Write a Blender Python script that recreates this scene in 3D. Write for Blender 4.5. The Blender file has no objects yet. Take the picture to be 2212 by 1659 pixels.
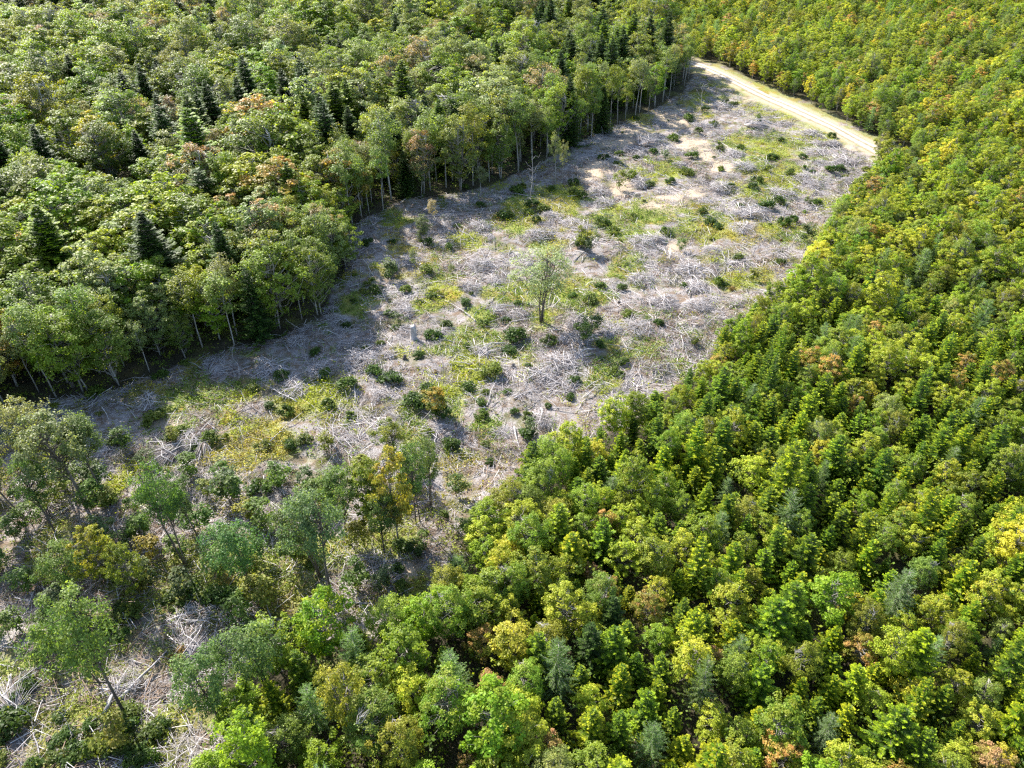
import bpy, math, random
import numpy as np

# ------------------------------------------------------------------ camera, sky, sun
scene = bpy.context.scene
C = scene.collection
CAM_H, PITCH, F_PX = 40.0, math.radians(36.5), 1590.0        # metres, downward tilt, focal length for a 2212 px wide frame
cam_d = bpy.data.cameras.new('camera')
cam_d.sensor_width = 36.0
cam_d.lens = 36.0 * F_PX / 2212.0
cam_d.clip_start, cam_d.clip_end = 0.5, 4000.0
cam = bpy.data.objects.new('camera', cam_d)
cam.location = (0, 0, CAM_H)
cam.rotation_euler = (math.pi / 2 - PITCH, 0, 0)
C.objects.link(cam)
scene.camera = cam

SUN_EL, SUN_AZ = math.radians(38), math.radians(-40)          # azimuth from +Y towards +X
world = bpy.data.worlds.new('World'); scene.world = world
world.use_nodes = True
wn = world.node_tree
sky = wn.nodes.new('ShaderNodeTexSky'); sky.sky_type = 'NISHITA'; sky.sun_disc = False
sky.sun_elevation = SUN_EL; sky.sun_rotation = SUN_AZ
wn.links.new(sky.outputs[0], wn.nodes['Background'].inputs[0])
wn.nodes['Background'].inputs[1].default_value = 0.125
sd = bpy.data.lights.new('sun', 'SUN'); sd.energy = 5.0; sd.angle = math.radians(0.5); sd.color = (1.0, 0.95, 0.87)
sun = bpy.data.objects.new('sun', sd); C.objects.link(sun)
sun.rotation_euler = (math.pi / 2 - SUN_EL, 0, math.pi - SUN_AZ)
scene.view_settings.view_transform = 'Standard'
scene.view_settings.look = 'None'
scene.view_settings.exposure = 1.65
scene.view_settings.gamma = 1.0
cy = scene.cycles
cy.max_bounces = 6; cy.diffuse_bounces = 3; cy.glossy_bounces = 1; cy.transmission_bounces = 4; cy.transparent_max_bounces = 4
cy.use_denoising = False
scene.render.filter_size = 1.3 if hasattr(scene.render, 'filter_size') else 1.5
try: cy.filter_width = 1.3
except Exception: pass

R = np.random.default_rng(7)
random.seed(7)
CP, SP = math.cos(PITCH), math.sin(PITCH)

# ------------------------------------------------------------------ picture <-> ground (2212 x 1659 photo pixels)
def at(px, py, z=0.0):
    u, v = px - 1106.0, py - 829.5
    y, zz = F_PX * CP - v * SP, -F_PX * SP - v * CP
    t = (z - CAM_H) / zz
    return np.array([u * t, y * t, z])

def proj(p):
    p = np.asarray(p, float)
    x, y, z = p[..., 0], p[..., 1], p[..., 2] - CAM_H
    d = np.maximum(y * CP - z * SP, 0.01)
    up = y * SP + z * CP
    return np.stack([1106 + F_PX * x / d, 829.5 - F_PX * up / d, d], -1)

def crop(k, cx, cyy):                                        # notes taken on the nine enlarged crops of the photo
    k -= 1
    return (k % 3) * 737.3 + cx / 3.0, (k // 3) * 553.0 + cyy / 3.0

# smooth noise on the ground plane
def _hash(ix, iy, s):
    n = (ix * 374761393 + iy * 668265263 + s * 1442695041) & 0xffffffff
    n = ((n ^ (n >> 13)) * 1274126177) & 0xffffffff
    return ((n ^ (n >> 16)) & 0xffff) / 65535.0
def vnoise(x, y, wl, s=0):
    x, y = np.asarray(x, float) / wl, np.asarray(y, float) / wl
    ix, iy = np.floor(x).astype(np.int64), np.floor(y).astype(np.int64)
    fx, fy = x - ix, y - iy
    fx, fy = fx * fx * (3 - 2 * fx), fy * fy * (3 - 2 * fy)
    a, b, c, d = _hash(ix, iy, s), _hash(ix + 1, iy, s), _hash(ix, iy + 1, s), _hash(ix + 1, iy + 1, s)
    return (a * (1 - fx) + b * fx) * (1 - fy) + (c * (1 - fx) + d * fx) * fy
def fbm(x, y, wl, s=0, o=3):
    t, a, n = 0, 1.0, 0
    for k in range(o):
        t = t + a * vnoise(x, y, wl / 2 ** k, s + 17 * k); n += a; a *= 0.55
    return t / n
def smooth(a, b, x):
    t = np.clip((np.asarray(x, float) - a) / (b - a), 0, 1)
    return t * t * (3 - 2 * t)

def seg_dist(P, line):
    P = np.atleast_2d(P)[:, :2]; best = np.full(len(P), 1e9)
    for a, b in zip(line[:-1], line[1:]):
        a, b = np.array(a[:2]), np.array(b[:2]); ab = b - a
        t = np.clip(((P - a) @ ab) / (ab @ ab), 0, 1)
        best = np.minimum(best, np.linalg.norm(P - (a + t[:, None] * ab), axis=1))
    return best

ROAD_PX = [(1440, 112), (1508, 140), (1560, 168), (1640, 204), (1720, 240), (1800, 278), (1890, 324), (1912, 336)]
road_line = [at(*p)[:2] for p in ROAD_PX]
def hz(x, y):
    x, y = np.asarray(x, float), np.asarray(y, float)
    base = 0.9 * (vnoise(x, y, 23, 3) - 0.5) + 0.5 * (vnoise(x, y, 9, 5) - 0.5)
    xy = np.stack([x.ravel(), y.ravel()], -1)
    off = smooth(3.0, 5.5, seg_dist(xy, road_line)).reshape(x.shape)
    return base + off * (0.75 * (fbm(x, y, 3.4, 7, 2) - .5) + .35 * (vnoise(x, y, 1.3, 8) - .5))

def in_poly(P, poly):
    P = np.atleast_2d(P); x, y = P[:, 0], P[:, 1]
    inside = np.zeros(len(P), bool)
    n = len(poly)
    for i in range(n):
        x1, y1 = poly[i]; x2, y2 = poly[(i + 1) % n]
        c = ((y1 > y) != (y2 > y)) & (x < (x2 - x1) * (y - y1) / ((y2 - y1) or 1e-9) + x1)
        inside ^= c
    return inside
# ------------------------------------------------------------------ traced outlines
LEFT_PX = [(-330, 985), (0, 905), (110, 872), (230, 848), (330, 806), (400, 775), (520, 745), (640, 716), (705, 680), (722, 622),
           (752, 575), (745, 520), (790, 478), (870, 436), (1000, 416), (1060, 400), (1150, 366), (1240, 316), (1330, 272), (1400, 240), (1478, 200), (1496, 168)]
RIGHT_PX = [(1905, 318), (1872, 350), (1830, 395), (1800, 450), (1760, 520), (1712, 575), (1640, 625), (1580, 672), (1525, 738), (1450, 785),
            (1395, 838), (1310, 880), (1250, 905), (1165, 950), (1105, 990), (1080, 1055), (1015, 1085), (1000, 1150), (950, 1215), (885, 1258),
            (845, 1305), (780, 1325), (690, 1322), (590, 1350), (520, 1385), (455, 1425), (425, 1490), (475, 1570), (440, 1660), (400, 1800), (300, 2050)]
left_line = [at(*p)[:2] for p in LEFT_PX]
right_line = [at(*p, z=2.8)[:2] for p in RIGHT_PX]
CLEAR = [tuple(p) for p in left_line] + [tuple(p) for p in road_line[1:7]] + [tuple(p) for p in right_line] + [tuple(at(-700, 2050)[:2])]

def pblob(spec, Q):                                           # spec: (px, py, rx, ry, strength) outlines traced on the photo, laid on the ground
    out = np.zeros(len(Q))
    for px, py, rx, ry, s in spec:
        d = ((Q[:, 0] - px) / rx) ** 2 + ((Q[:, 1] - py) / ry) ** 2
        out = np.maximum(out, s * np.exp(-d * 0.9))
    return out
def cb(k, cx, cyy, rx, ry, s=1.0):
    px, py = crop(k, cx, cyy); return (px, py, rx / 3.0, ry / 3.0, s)
GRASS = [cb(5, 780, 570, 190, 90), cb(5, 900, 480, 130, 60), cb(5, 660, 210, 120, 90), cb(5, 120, 310, 140, 60), cb(5, 1120, 215, 190, 60), cb(5, 860, 680, 110, 110),
         cb(5, 1700, 770, 100, 90), cb(5, 1850, 90, 130, 80), cb(5, 1520, 190, 180, 60), cb(5, 1560, 310, 60, 60), cb(5, 520, 330, 110, 50), cb(5, 950, 1090, 120, 50),
         cb(5, 470, 1060, 70, 130), cb(5, 920, 400, 90, 70), cb(5, 600, 900, 150, 80, .7), cb(5, 1900, 640, 160, 40, .7), cb(5, 1290, 400, 80, 50, .8),
         cb(4, 1400, 880, 190, 80), cb(4, 1660, 1180, 260, 120, .9), cb(4, 960, 880, 110, 60), cb(4, 1960, 960, 200, 90, .9), cb(4, 1560, 1290, 200, 120, .7), cb(4, 2120, 860, 120, 80, .8),
         cb(2, 1800, 1420, 260, 120), cb(2, 1450, 1300, 160, 70), cb(2, 2000, 1390, 200, 90, .8), cb(2, 1330, 1580, 90, 50, .8), cb(2, 2050, 1090, 200, 60, .7), cb(2, 2000, 770, 180, 40, .6),
         cb(2, 1150, 1330, 120, 50, .7), cb(2, 830, 1560, 120, 50, .7), cb(2, 1180, 1410, 170, 90, .6), cb(2, 330, 1410, 60, 40),
         cb(3, 560, 960, 200, 70), cb(3, 350, 900, 130, 50), cb(3, 950, 1310, 100, 50), cb(3, 700, 1500, 260, 80, .9), cb(3, 150, 1480, 220, 100, .9), cb(3, 560, 1230, 170, 70, .9),
         cb(3, 880, 1560, 160, 60, .9), cb(3, 570, 580, 150, 40, .9), cb(3, 700, 740, 180, 40, .7), cb(3, 470, 1040, 120, 100, .8), cb(3, 100, 650, 100, 50, .6), cb(3, 700, 1100, 120, 60, .8),
         cb(6, 350, 150, 120, 40, .8), cb(6, 540, 120, 60, 50, .8),
         cb(7, 1750, 600, 240, 220, .85), cb(7, 1900, 400, 200, 150, .8), cb(7, 1300, 420, 240, 160, .75), cb(7, 900, 500, 200, 120, .6), cb(7, 350, 300, 260, 160, .6),
         cb(7, 1250, 1350, 200, 140, .7), cb(7, 650, 1500, 500, 120, .6), cb(7, 250, 1450, 160, 160, .4), cb(8, 400, 220, 220, 90, .5), cb(8, 480, 500, 60, 120, .7)]
SAND = [cb(2, 1780, 930, 130, 40), cb(2, 1650, 1120, 120, 70), cb(2, 1820, 1220, 80, 60), cb(2, 2170, 1275, 120, 40), cb(2, 2130, 760, 140, 60, .8), cb(2, 1900, 860, 150, 40, .8), cb(2, 1400, 1150, 90, 30, .5),
        cb(2, 2160, 1600, 90, 40, .8), cb(2, 2060, 1330, 130, 40, .7), cb(2, 1150, 350, 40, 40), cb(2, 1120, 390, 34, 26), cb(2, 900, 560, 40, 40, .7), cb(2, 1210, 300, 40, 26, .8),
        cb(3, 60, 930, 80, 40), cb(3, 150, 1020, 60, 50), cb(3, 210, 1090, 60, 40), cb(3, 290, 1080, 60, 40, .7), cb(3, 60, 1260, 120, 40, .7), cb(3, 1080, 950, 100, 30, .8), cb(3, 230, 690, 100, 40, .5),
        cb(3, 470, 640, 120, 20, .5), cb(8, 440, 370, 60, 40, .9), cb(8, 340, 660, 70, 60, .9), cb(8, 350, 730, 50, 30, .8), cb(7, 120, 1560, 120, 90, .45), cb(7, 690, 600, 60, 40, .6), cb(7, 1190, 40, 70, 60, .6), cb(7, 1570, 40, 60, 40, .6),
        cb(4, 1000, 1080, 200, 50, .35), cb(4, 1500, 1400, 120, 60, .3)]
OPENINGS = [(1105, 122, 34, 38), (1032, 180, 40, 30)]           # small sandy openings inside the left forest

def ground_masks(x, y):
    P3 = np.stack([x, y, np.zeros_like(x)], -1)
    Q = proj(P3)
    ok = y > 3
    clear = np.zeros(len(x)); sel = (np.abs(x) < 140) & (y < 200)
    clear[sel] = in_poly(np.stack([x[sel], y[sel]], -1), CLEAR)
    g = np.where(ok, pblob(GRASS, Q), 0)
    n = fbm(x, y, 5.0, 11, 4)
    fine = fbm(x, y, 1.6, 31, 3)
    grass = smooth(0.42, 0.72, g * 0.8 + (n - 0.5) * 0.9 + (fine - .5) * .9 + 0.36)
    s = np.where(ok, pblob(SAND, Q), 0)
    sand = .95 * smooth(0.18, 0.75, s + (fine - 0.5) * 1.3 + (n - .5) * .5) * (s > 0.08)
    return clear, np.clip(grass - sand, 0, 1), sand

# ------------------------------------------------------------------ materials
def mat(name):
    m = bpy.data.materials.new(name); m.use_nodes = True
    nt = m.node_tree; nt.nodes.clear()
    return m, nt, nt.nodes.new('ShaderNodeOutputMaterial')
def N(nt, t, **kw):
    n = nt.nodes.new(t)
    for k, v in kw.items(): setattr(n, k, v)
    return n
def math_n(nt, op, a, b=None):
    n = N(nt, 'ShaderNodeMath', operation=op)
    for i, v in enumerate((a, b)):
        if v is None: continue
        if hasattr(v, 'links'): nt.links.new(v, n.inputs[i])
        else: n.inputs[i].default_value = v
    return n.outputs[0]
def mixc(nt, f, a, b, blend='MIX'):
    n = N(nt, 'ShaderNodeMix', data_type='RGBA', blend_type=blend)
    for s, v in ((n.inputs[0], f), (n.inputs[6], a), (n.inputs[7], b)):
        if hasattr(v, 'links'): nt.links.new(v, s)
        elif isinstance(v, (tuple, list)): s.default_value = (*v[:3], 1)
        else: s.default_value = v
    return n.outputs[2]

def leaf_material(name, trans=0.4, spec=0.35, rough=0.5, geo=False):
    m, nt, out = mat(name); L = nt.links.new
    kind = 'GEOMETRY' if geo else 'INSTANCER'
    t1 = N(nt, 'ShaderNodeAttribute', attribute_name='tint', attribute_type=kind)
    t2 = N(nt, 'ShaderNodeAttribute', attribute_name='tint2', attribute_type=kind)
    age = N(nt, 'ShaderNodeAttribute', attribute_name='age', attribute_type='GEOMETRY')
    var = N(nt, 'ShaderNodeAttribute', attribute_name='vary', attribute_type='GEOMETRY')
    ramp = N(nt, 'ShaderNodeMapRange'); ramp.inputs[1].default_value = 0.35; ramp.inputs[2].default_value = 0.85
    L(age.outputs['Fac'], ramp.inputs[0])
    col = mixc(nt, ramp.outputs[0], t1.outputs['Color'], t2.outputs['Color'])
    br = N(nt, 'ShaderNodeMapRange'); br.inputs[3].default_value = 0.62; br.inputs[4].default_value = 1.38
    L(var.outputs['Fac'], br.inputs[0])
    col = mixc(nt, 1.0, col, br.outputs[0], 'MULTIPLY')
    p = N(nt, 'ShaderNodeBsdfPrincipled')
    L(col, p.inputs['Base Color']); p.inputs['Roughness'].default_value = rough; p.inputs['Specular IOR Level'].default_value = spec
    tr = N(nt, 'ShaderNodeBsdfTranslucent')
    L(mixc(nt, 1.0, col, (1.35, 1.35, 0.45), 'MULTIPLY'), tr.inputs[0])
    mx = N(nt, 'ShaderNodeMixShader'); mx.inputs[0].default_value = trans
    L(p.outputs[0], mx.inputs[1]); L(tr.outputs[0], mx.inputs[2]); L(mx.outputs[0], out.inputs[0])
    return m
def bark_material(name, c1, c2, scale=3.0):
    m, nt, out = mat(name); L = nt.links.new
    tc = N(nt, 'ShaderNodeTexCoord'); mp = N(nt, 'ShaderNodeMapping'); mp.inputs[3].default_value = (1, 1, 0.25)
    L(tc.outputs['Object'], mp.inputs[0])
    nz = N(nt, 'ShaderNodeTexNoise'); nz.inputs['Scale'].default_value = scale; nz.inputs['Detail'].default_value = 5
    L(mp.outputs[0], nz.inputs['Vector'])
    rp = N(nt, 'ShaderNodeMapRange'); rp.inputs[1].default_value = .35; rp.inputs[2].default_value = .65; L(nz.outputs[0], rp.inputs[0])
    oi = N(nt, 'ShaderNodeObjectInfo')
    col = mixc(nt, rp.outputs[0], c1, c2)
    br = N(nt, 'ShaderNodeMapRange'); br.inputs[3].default_value = .75; br.inputs[4].default_value = 1.2; L(oi.outputs['Random'], br.inputs[0])
    col = mixc(nt, 1.0, col, br.outputs[0], 'MULTIPLY')
    p = N(nt, 'ShaderNodeBsdfPrincipled'); L(col, p.inputs['Base Color']); p.inputs['Roughness'].default_value = 0.85; p.inputs['Specular IOR Level'].default_value = .2
    b = N(nt, 'ShaderNodeBump'); b.inputs['Strength'].default_value = .4; b.inputs['Distance'].default_value = .02
    L(nz.outputs[0], b.inputs['Height']); L(b.outputs[0], p.inputs['Normal']); L(p.outputs[0], out.inputs[0])
    return m
def wood_attr_material(name):                                  # weathered sticks: each stick has its own colour
    m, nt, out = mat(name); L = nt.links.new
    a = N(nt, 'ShaderNodeAttribute', attribute_name='tint', attribute_type='GEOMETRY')
    p = N(nt, 'ShaderNodeBsdfPrincipled'); L(a.outputs['Color'], p.inputs['Base Color'])
    p.inputs['Roughness'].default_value = .8; p.inputs['Specular IOR Level'].default_value = .25
    L(p.outputs[0], out.inputs[0]); return m

M_LEAF = leaf_material('broad_leaf', 0.48, 0.2, 0.5)
M_NEEDLE = leaf_material('needle', 0.38, 0.15, 0.55)
M_LARCH = leaf_material('soft_needle', 0.42, 0.15, 0.6)
M_COVER = leaf_material('ground_cover_leaf', 0.42, 0.2, 0.55, geo=True)
M_PALE = bark_material('pale_bark', (.34, .32, .29), (.16, .15, .13))
M_DARKB = bark_material('brown_bark', (.15, .125, .105), (.075, .062, .052))
M_GREY = bark_material('weathered_wood', (.46, .43, .42), (.27, .25, .24), 6)
M_STICK = wood_attr_material('stick_wood')

def ground_material():
    m, nt, out = mat('clearing_soil'); L = nt.links.new
    tc = N(nt, 'ShaderNodeTexCoord')
    a = N(nt, 'ShaderNodeAttribute', attribute_name='cover', attribute_type='GEOMETRY')
    sp = N(nt, 'ShaderNodeSeparateColor'); L(a.outputs['Color'], sp.inputs[0])
    def noise(s, d=5, r=.6):
        n = N(nt, 'ShaderNodeTexNoise'); n.inputs['Scale'].default_value = s; n.inputs['Detail'].default_value = d; n.inputs['Roughness'].default_value = r
        L(tc.outputs['Object'], n.inputs['Vector']); return n
    def rng(x, lo, hi):
        r = N(nt, 'ShaderNodeMapRange'); r.inputs[1].default_value = lo; r.inputs[2].default_value = hi; L(x, r.inputs[0]); return r.outputs[0]
    n1, n2, n3 = noise(1.3), noise(9, 4, .7), noise(.35)
    litter = mixc(nt, rng(n2.outputs[0], .36, .64), (.15, .13, .12), (.38, .35, .335))
    litter = mixc(nt, rng(n1.outputs[0], .45, .62), litter, (.17, .125, .09))
    litter = mixc(nt, rng(n3.outputs[0], .52, .66), litter, (.10, .10, .035))
    green = mixc(nt, rng(n2.outputs[0], .35, .65), (.11, .14, .02), (.30, .31, .06))
    green = mixc(nt, rng(n3.outputs[0], .5, .72), green, (.30, .20, .05))
    sand = mixc(nt, rng(n1.outputs[0], .35, .65), (.36, .275, .19), (.46, .37, .27))
    col = mixc(nt, math_n(nt, 'MULTIPLY', sp.outputs[0], 1.0), (.055, .048, .03), litter)
    col = mixc(nt, math_n(nt, 'MULTIPLY', sp.outputs[1], .88), col, green)
    col = mixc(nt, sp.outputs[2], col, sand)
    p = N(nt, 'ShaderNodeBsdfPrincipled'); L(col, p.inputs['Base Color']); p.inputs['Roughness'].default_value = .95; p.inputs['Specular IOR Level'].default_value = .1
    b = N(nt, 'ShaderNodeBump'); b.inputs['Strength'].default_value = .9; b.inputs['Distance'].default_value = .12
    L(n2.outputs[0], b.inputs['Height']); L(b.outputs[0], p.inputs['Normal']); L(p.outputs[0], out.inputs[0])
    return m
def road_material():
    m, nt, out = mat('gravel'); L = nt.links.new
    tc = N(nt, 'ShaderNodeTexCoord')
    a = N(nt, 'ShaderNodeAttribute', attribute_name='across', attribute_type='GEOMETRY')
    nz = N(nt, 'ShaderNodeTexNoise'); nz.inputs['Scale'].default_value = 2.2; nz.inputs['Detail'].default_value = 6; L(tc.outputs['Object'], nz.inputs['Vector'])
    fine = N(nt, 'ShaderNodeTexNoise'); fine.inputs['Scale'].default_value = 18; fine.inputs['Detail'].default_value = 4; L(tc.outputs['Object'], fine.inputs['Vector'])
    d = math_n(nt, 'ABSOLUTE', math_n(nt, 'SUBTRACT', math_n(nt, 'ABSOLUTE', a.outputs['Fac']), 0.42))    # distance from a wheel track
    wob = math_n(nt, 'ADD', d, math_n(nt, 'MULTIPLY', math_n(nt, 'SUBTRACT', nz.outputs[0], .5), .5))
    r = N(nt, 'ShaderNodeMapRange'); r.inputs[1].default_value = .08; r.inputs[2].default_value = .42; L(wob, r.inputs[0])
    base = mixc(nt, fine.outputs[0], (.40, .34, .295), (.50, .435, .385))
    col = mixc(nt, r.outputs[0], base, (.20, .165, .10))
    p = N(nt, 'ShaderNodeBsdfPrincipled'); L(col, p.inputs['Base Color']); p.inputs['Roughness'].default_value = .95; p.inputs['Specular IOR Level'].default_value = .1
    b = N(nt, 'ShaderNodeBump'); b.inputs['Strength'].default_value = .5; b.inputs['Distance'].default_value = .04
    L(fine.outputs[0], b.inputs['Height']); L(b.outputs[0], p.inputs['Normal']); L(p.outputs[0], out.inputs[0])
    return m

# ------------------------------------------------------------------ mesh building
class MB:
    """collects quads (with face attributes) and tubes, then becomes ONE mesh"""
    def __init__(s): s.v, s.q, s.n, s.at, s.mi = [], [], 0, {}, []
    def add(s, verts, quads, mi=0, **attrs):
        verts = np.asarray(verts, float).reshape(-1, 3); quads = np.asarray(quads, int).reshape(-1, 4)
        s.v.append(verts); s.q.append(quads + s.n); s.n += len(verts)
        k = len(quads); s.mi.append(np.full(k, mi))
        for name in set(s.at) | set(attrs):
            val = attrs.get(name)
            lst = s.at.setdefault(name, [])
            lst.append((sum(len(q) for q in s.q) - k, k, val))
    def leaves(s, c, u, v, mi=0, **attrs):
        V = np.stack([c - u, c + v - u * .15, c + u, c - v - u * .15], 1)
        k = len(c); q = np.arange(4 * k).reshape(k, 4)
        s.add(V, q, mi, **attrs)
    def tube(s, pts, rad, sides=5, mi=0, **attrs):
        pts = np.asarray(pts, float); rad = np.asarray(rad, float) * np.ones(len(pts))
        T = np.gradient(pts, axis=0); T /= np.linalg.norm(T, axis=1)[:, None] + 1e-9
        ref = np.array([0.31, 0.95, 0.05]) if abs(T[0][2]) > .8 else np.array([0, 0, 1.0])
        A = np.cross(T, ref); A /= np.linalg.norm(A, axis=1)[:, None] + 1e-9; B = np.cross(T, A)
        ang = np.arange(sides) * 2 * math.pi / sides
        ring = pts[:, None] + rad[:, None, None] * (np.cos(ang)[None, :, None] * A[:, None] + np.sin(ang)[None, :, None] * B[:, None])
        V = list(ring.reshape(-1, 3)); n = len(pts); Q = []
        for i in range(n - 1):
            for j in range(sides):
                Q.append((i * sides + j, i * sides + (j + 1) % sides, (i + 1) * sides + (j + 1) % sides, (i + 1) * sides + j))
        for base, ctr, flip in ((0, pts[0], 1), ((n - 1) * sides, pts[-1], 0)):
            V.append(ctr); ci = len(V) - 1
            for j in range(0, sides, 2):
                a, b, c2 = base + j, base + (j + 1) % sides, base + (j + 2) % sides
                if sides % 2 and j == sides - 1: c2 = b; continue
                Q.append((ci, a, b, c2) if not flip else (ci, c2, b, a))
        s.add(V, Q, mi, **{k: v for k, v in attrs.items()})
    def mesh(s, name, mats):
        me = bpy.data.meshes.new(name)
        V = np.concatenate(s.v); Q = np.concatenate(s.q)
        me.vertices.add(len(V)); me.vertices.foreach_set('co', V.astype(np.float32).ravel())
        me.loops.add(Q.size); me.loops.foreach_set('vertex_index', Q.astype(np.int32).ravel())
        me.polygons.add(len(Q)); me.polygons.foreach_set('loop_start', np.arange(0, Q.size, 4, dtype=np.int32))
        try: me.polygons.foreach_set('loop_total', np.full(len(Q), 4, np.int32))
        except Exception: pass
        for m in (mats if isinstance(mats, (list, tuple)) else [mats]): me.materials.append(m)
        me.polygons.foreach_set('material_index', np.concatenate(s.mi).astype(np.int32))
        for k, rows in s.at.items():
            vec = any(val is not None and np.ndim(val) and np.shape(val)[-1] == 3 and (np.ndim(val) == 2 or len(np.shape(val)) == 1 and np.size(val) == 3 and kk != 3) for _, kk, val in rows) if k.startswith('tint') else False
            if vec:
                arr = np.zeros((len(Q), 4)); arr[:, 3] = 1
                for st, kk, val in rows:
                    if val is not None: arr[st:st + kk, :3] = val
                at_ = me.attributes.new(k, 'FLOAT_COLOR', 'FACE') if False else me.attributes.new(k, 'FLOAT_VECTOR', 'FACE')
                at_.data.foreach_set('vector', arr[:, :3].astype(np.float32).ravel())
            else:
                arr = np.zeros(len(Q))
                for st, kk, val in rows:
                    if val is not None: arr[st:st + kk] = val
                me.attributes.new(k, 'FLOAT', 'FACE').data.foreach_set('value', arr.astype(np.float32))
        me.update(calc_edges=True); me.validate()
        return me

def unit(v): return v / (np.linalg.norm(v, axis=-1, keepdims=True) + 1e-9)
def rvec(rng, n): return unit(rng.normal(size=(n, 3)))
def leaf_frames(rng, normal, n):
    nrm = unit(normal); t = unit(np.cross(nrm, rvec(rng, n))); return t, np.cross(nrm, t)

def limb_pts(a, b, rng, sag=.0, n=4, wob=.06):
    t = np.linspace(0, 1, n)[:, None]; L = np.linalg.norm(b - a)
    p = a + (b - a) * t; p[:, 2] += (sag * L * (t * (1 - t)) * 4)[:, 0]
    p[1:-1] += rng.normal(size=(n - 2, 3)) * wob * L
    return p

def broadleaf(seed, H, W, base, n_clump, per, ls, clump_r=.62, trunk_r=.09, flat=.45, top_heavy=.55, lean=0.06, stems=1, bark=None, layer=.5):
    """tapered trunk(s) with limbs to leaf clumps; returns (trunk mesh, crown mesh)"""
    rng = np.random.default_rng(seed); T, K = MB(), MB()
    ca = rng.uniform(0, 6.28, 5); cam_ = rng.uniform(.10, .26, 5)
    def rad(phi): return 1 + sum(cam_[i] * math.sin((i + 1) * phi + ca[i]) for i in range(5)) * .7
    zc, zh = H * (base + (1 - base) * .5), H * (1 - base) * .5
    cl = []
    while len(cl) < n_clump:
        d = rvec(rng, 1)[0]; r = rng.uniform(.25, 1) ** .45
        phi = math.atan2(d[1], d[0]); z = d[2] * r
        k = 1.0 - top_heavy * max(0, -z) * .6 - .25 * max(0, z) ** 2
        p = np.array([d[0] * r * W / 2 * rad(phi) * k, d[1] * r * W / 2 * rad(phi) * k, zc + z * zh * (.86 + .14 * rad(phi * 1.7))])
        if d[2] < -.55 and rng.random() < .6: continue
        cl.append(p)
    cl = np.array(cl)
    lx, ly = rng.normal(size=2) * lean * H
    def trunk_at(z, s=0):
        t = z / H; return np.array([lx * t * t, ly * t * t, z])
    stems_top = []
    for s_ in range(stems):
        off = rng.normal(size=2) * (.16 if stems > 1 else 0); spread = rng.normal(size=2) * (W * .16 if stems > 1 else 0)
        zs = np.linspace(-.15, H * rng.uniform(.80, .92), 8)
        pts = np.array([trunk_at(z) for z in zs]); t = (zs / H)[:, None]
        pts[:, :2] += off + spread * t + np.cumsum(rng.normal(size=(8, 2)) * .012 * H, 0) * np.linspace(0, 1, 8)[:, None]
        r0 = trunk_r * rng.uniform(.8, 1.1) / (1.25 if stems > 1 else 1)
        T.tube(pts, r0 * (1 - .8 * np.linspace(0, 1, 8)) + .012, 6)
        stems_top.append(pts)
    for p in cl[rng.permutation(len(cl))[:int(len(cl) * .75)]]:
        st = stems_top[rng.integers(len(stems_top))]
        i = np.clip(np.searchsorted(st[:, 2], max(H * base * .8, p[2] - np.hypot(p[0], p[1]) * rng.uniform(.5, 1.1))), 1, len(st) - 1)
        a = st[i - 1] + (st[i] - st[i - 1]) * rng.random()
        T.tube(limb_pts(a, p, rng, -.05), np.linspace(.38 * trunk_r, .008, 4), 4)
    ctr = np.array([lx * .5, ly * .5, zc])
    cage = np.clip(rng.normal(.45, .2, len(cl)) + .25 * (cl[:, 2] - zc) / zh, 0, 1)
    for p, ag in zip(cl, cage):
        k = max(12, int(per * rng.uniform(.6, 1.4))); cr = clump_r * rng.uniform(.65, 1.3)
        d = rvec(rng, k) * (rng.random((k, 1)) ** .4)
        out = unit((p - ctr) * np.array([1, 1, .4]))
        if layer:                                              # sprays: flat sub-layers inside a clump
            d[:, 2] = np.round(d[:, 2] * 1.6) / 1.6 * layer + d[:, 2] * (1 - layer)
        c = p + d * np.array([cr, cr, cr * flat]) - np.array([0, 0, 1]) * (np.hypot(d[:, 0], d[:, 1])[:, None] ** 2) * cr * .22
        nrm = np.array([0, 0, 1.0]) * 1.0 + out * .5 + d * .35 + rng.normal(size=(k, 3)) * .55
        u, v = leaf_frames(rng, nrm, k)
        sz = ls * rng.uniform(.6, 1.35, (k, 1))
        K.leaves(c, u * sz * .5, v * sz * .33, age=np.clip(ag + rng.normal(size=k) * .1, 0, 1), vary=rng.random(k))
    return T.mesh('trunk', bark or M_PALE), K.mesh('crown', M_LEAF), (T, K)

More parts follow.
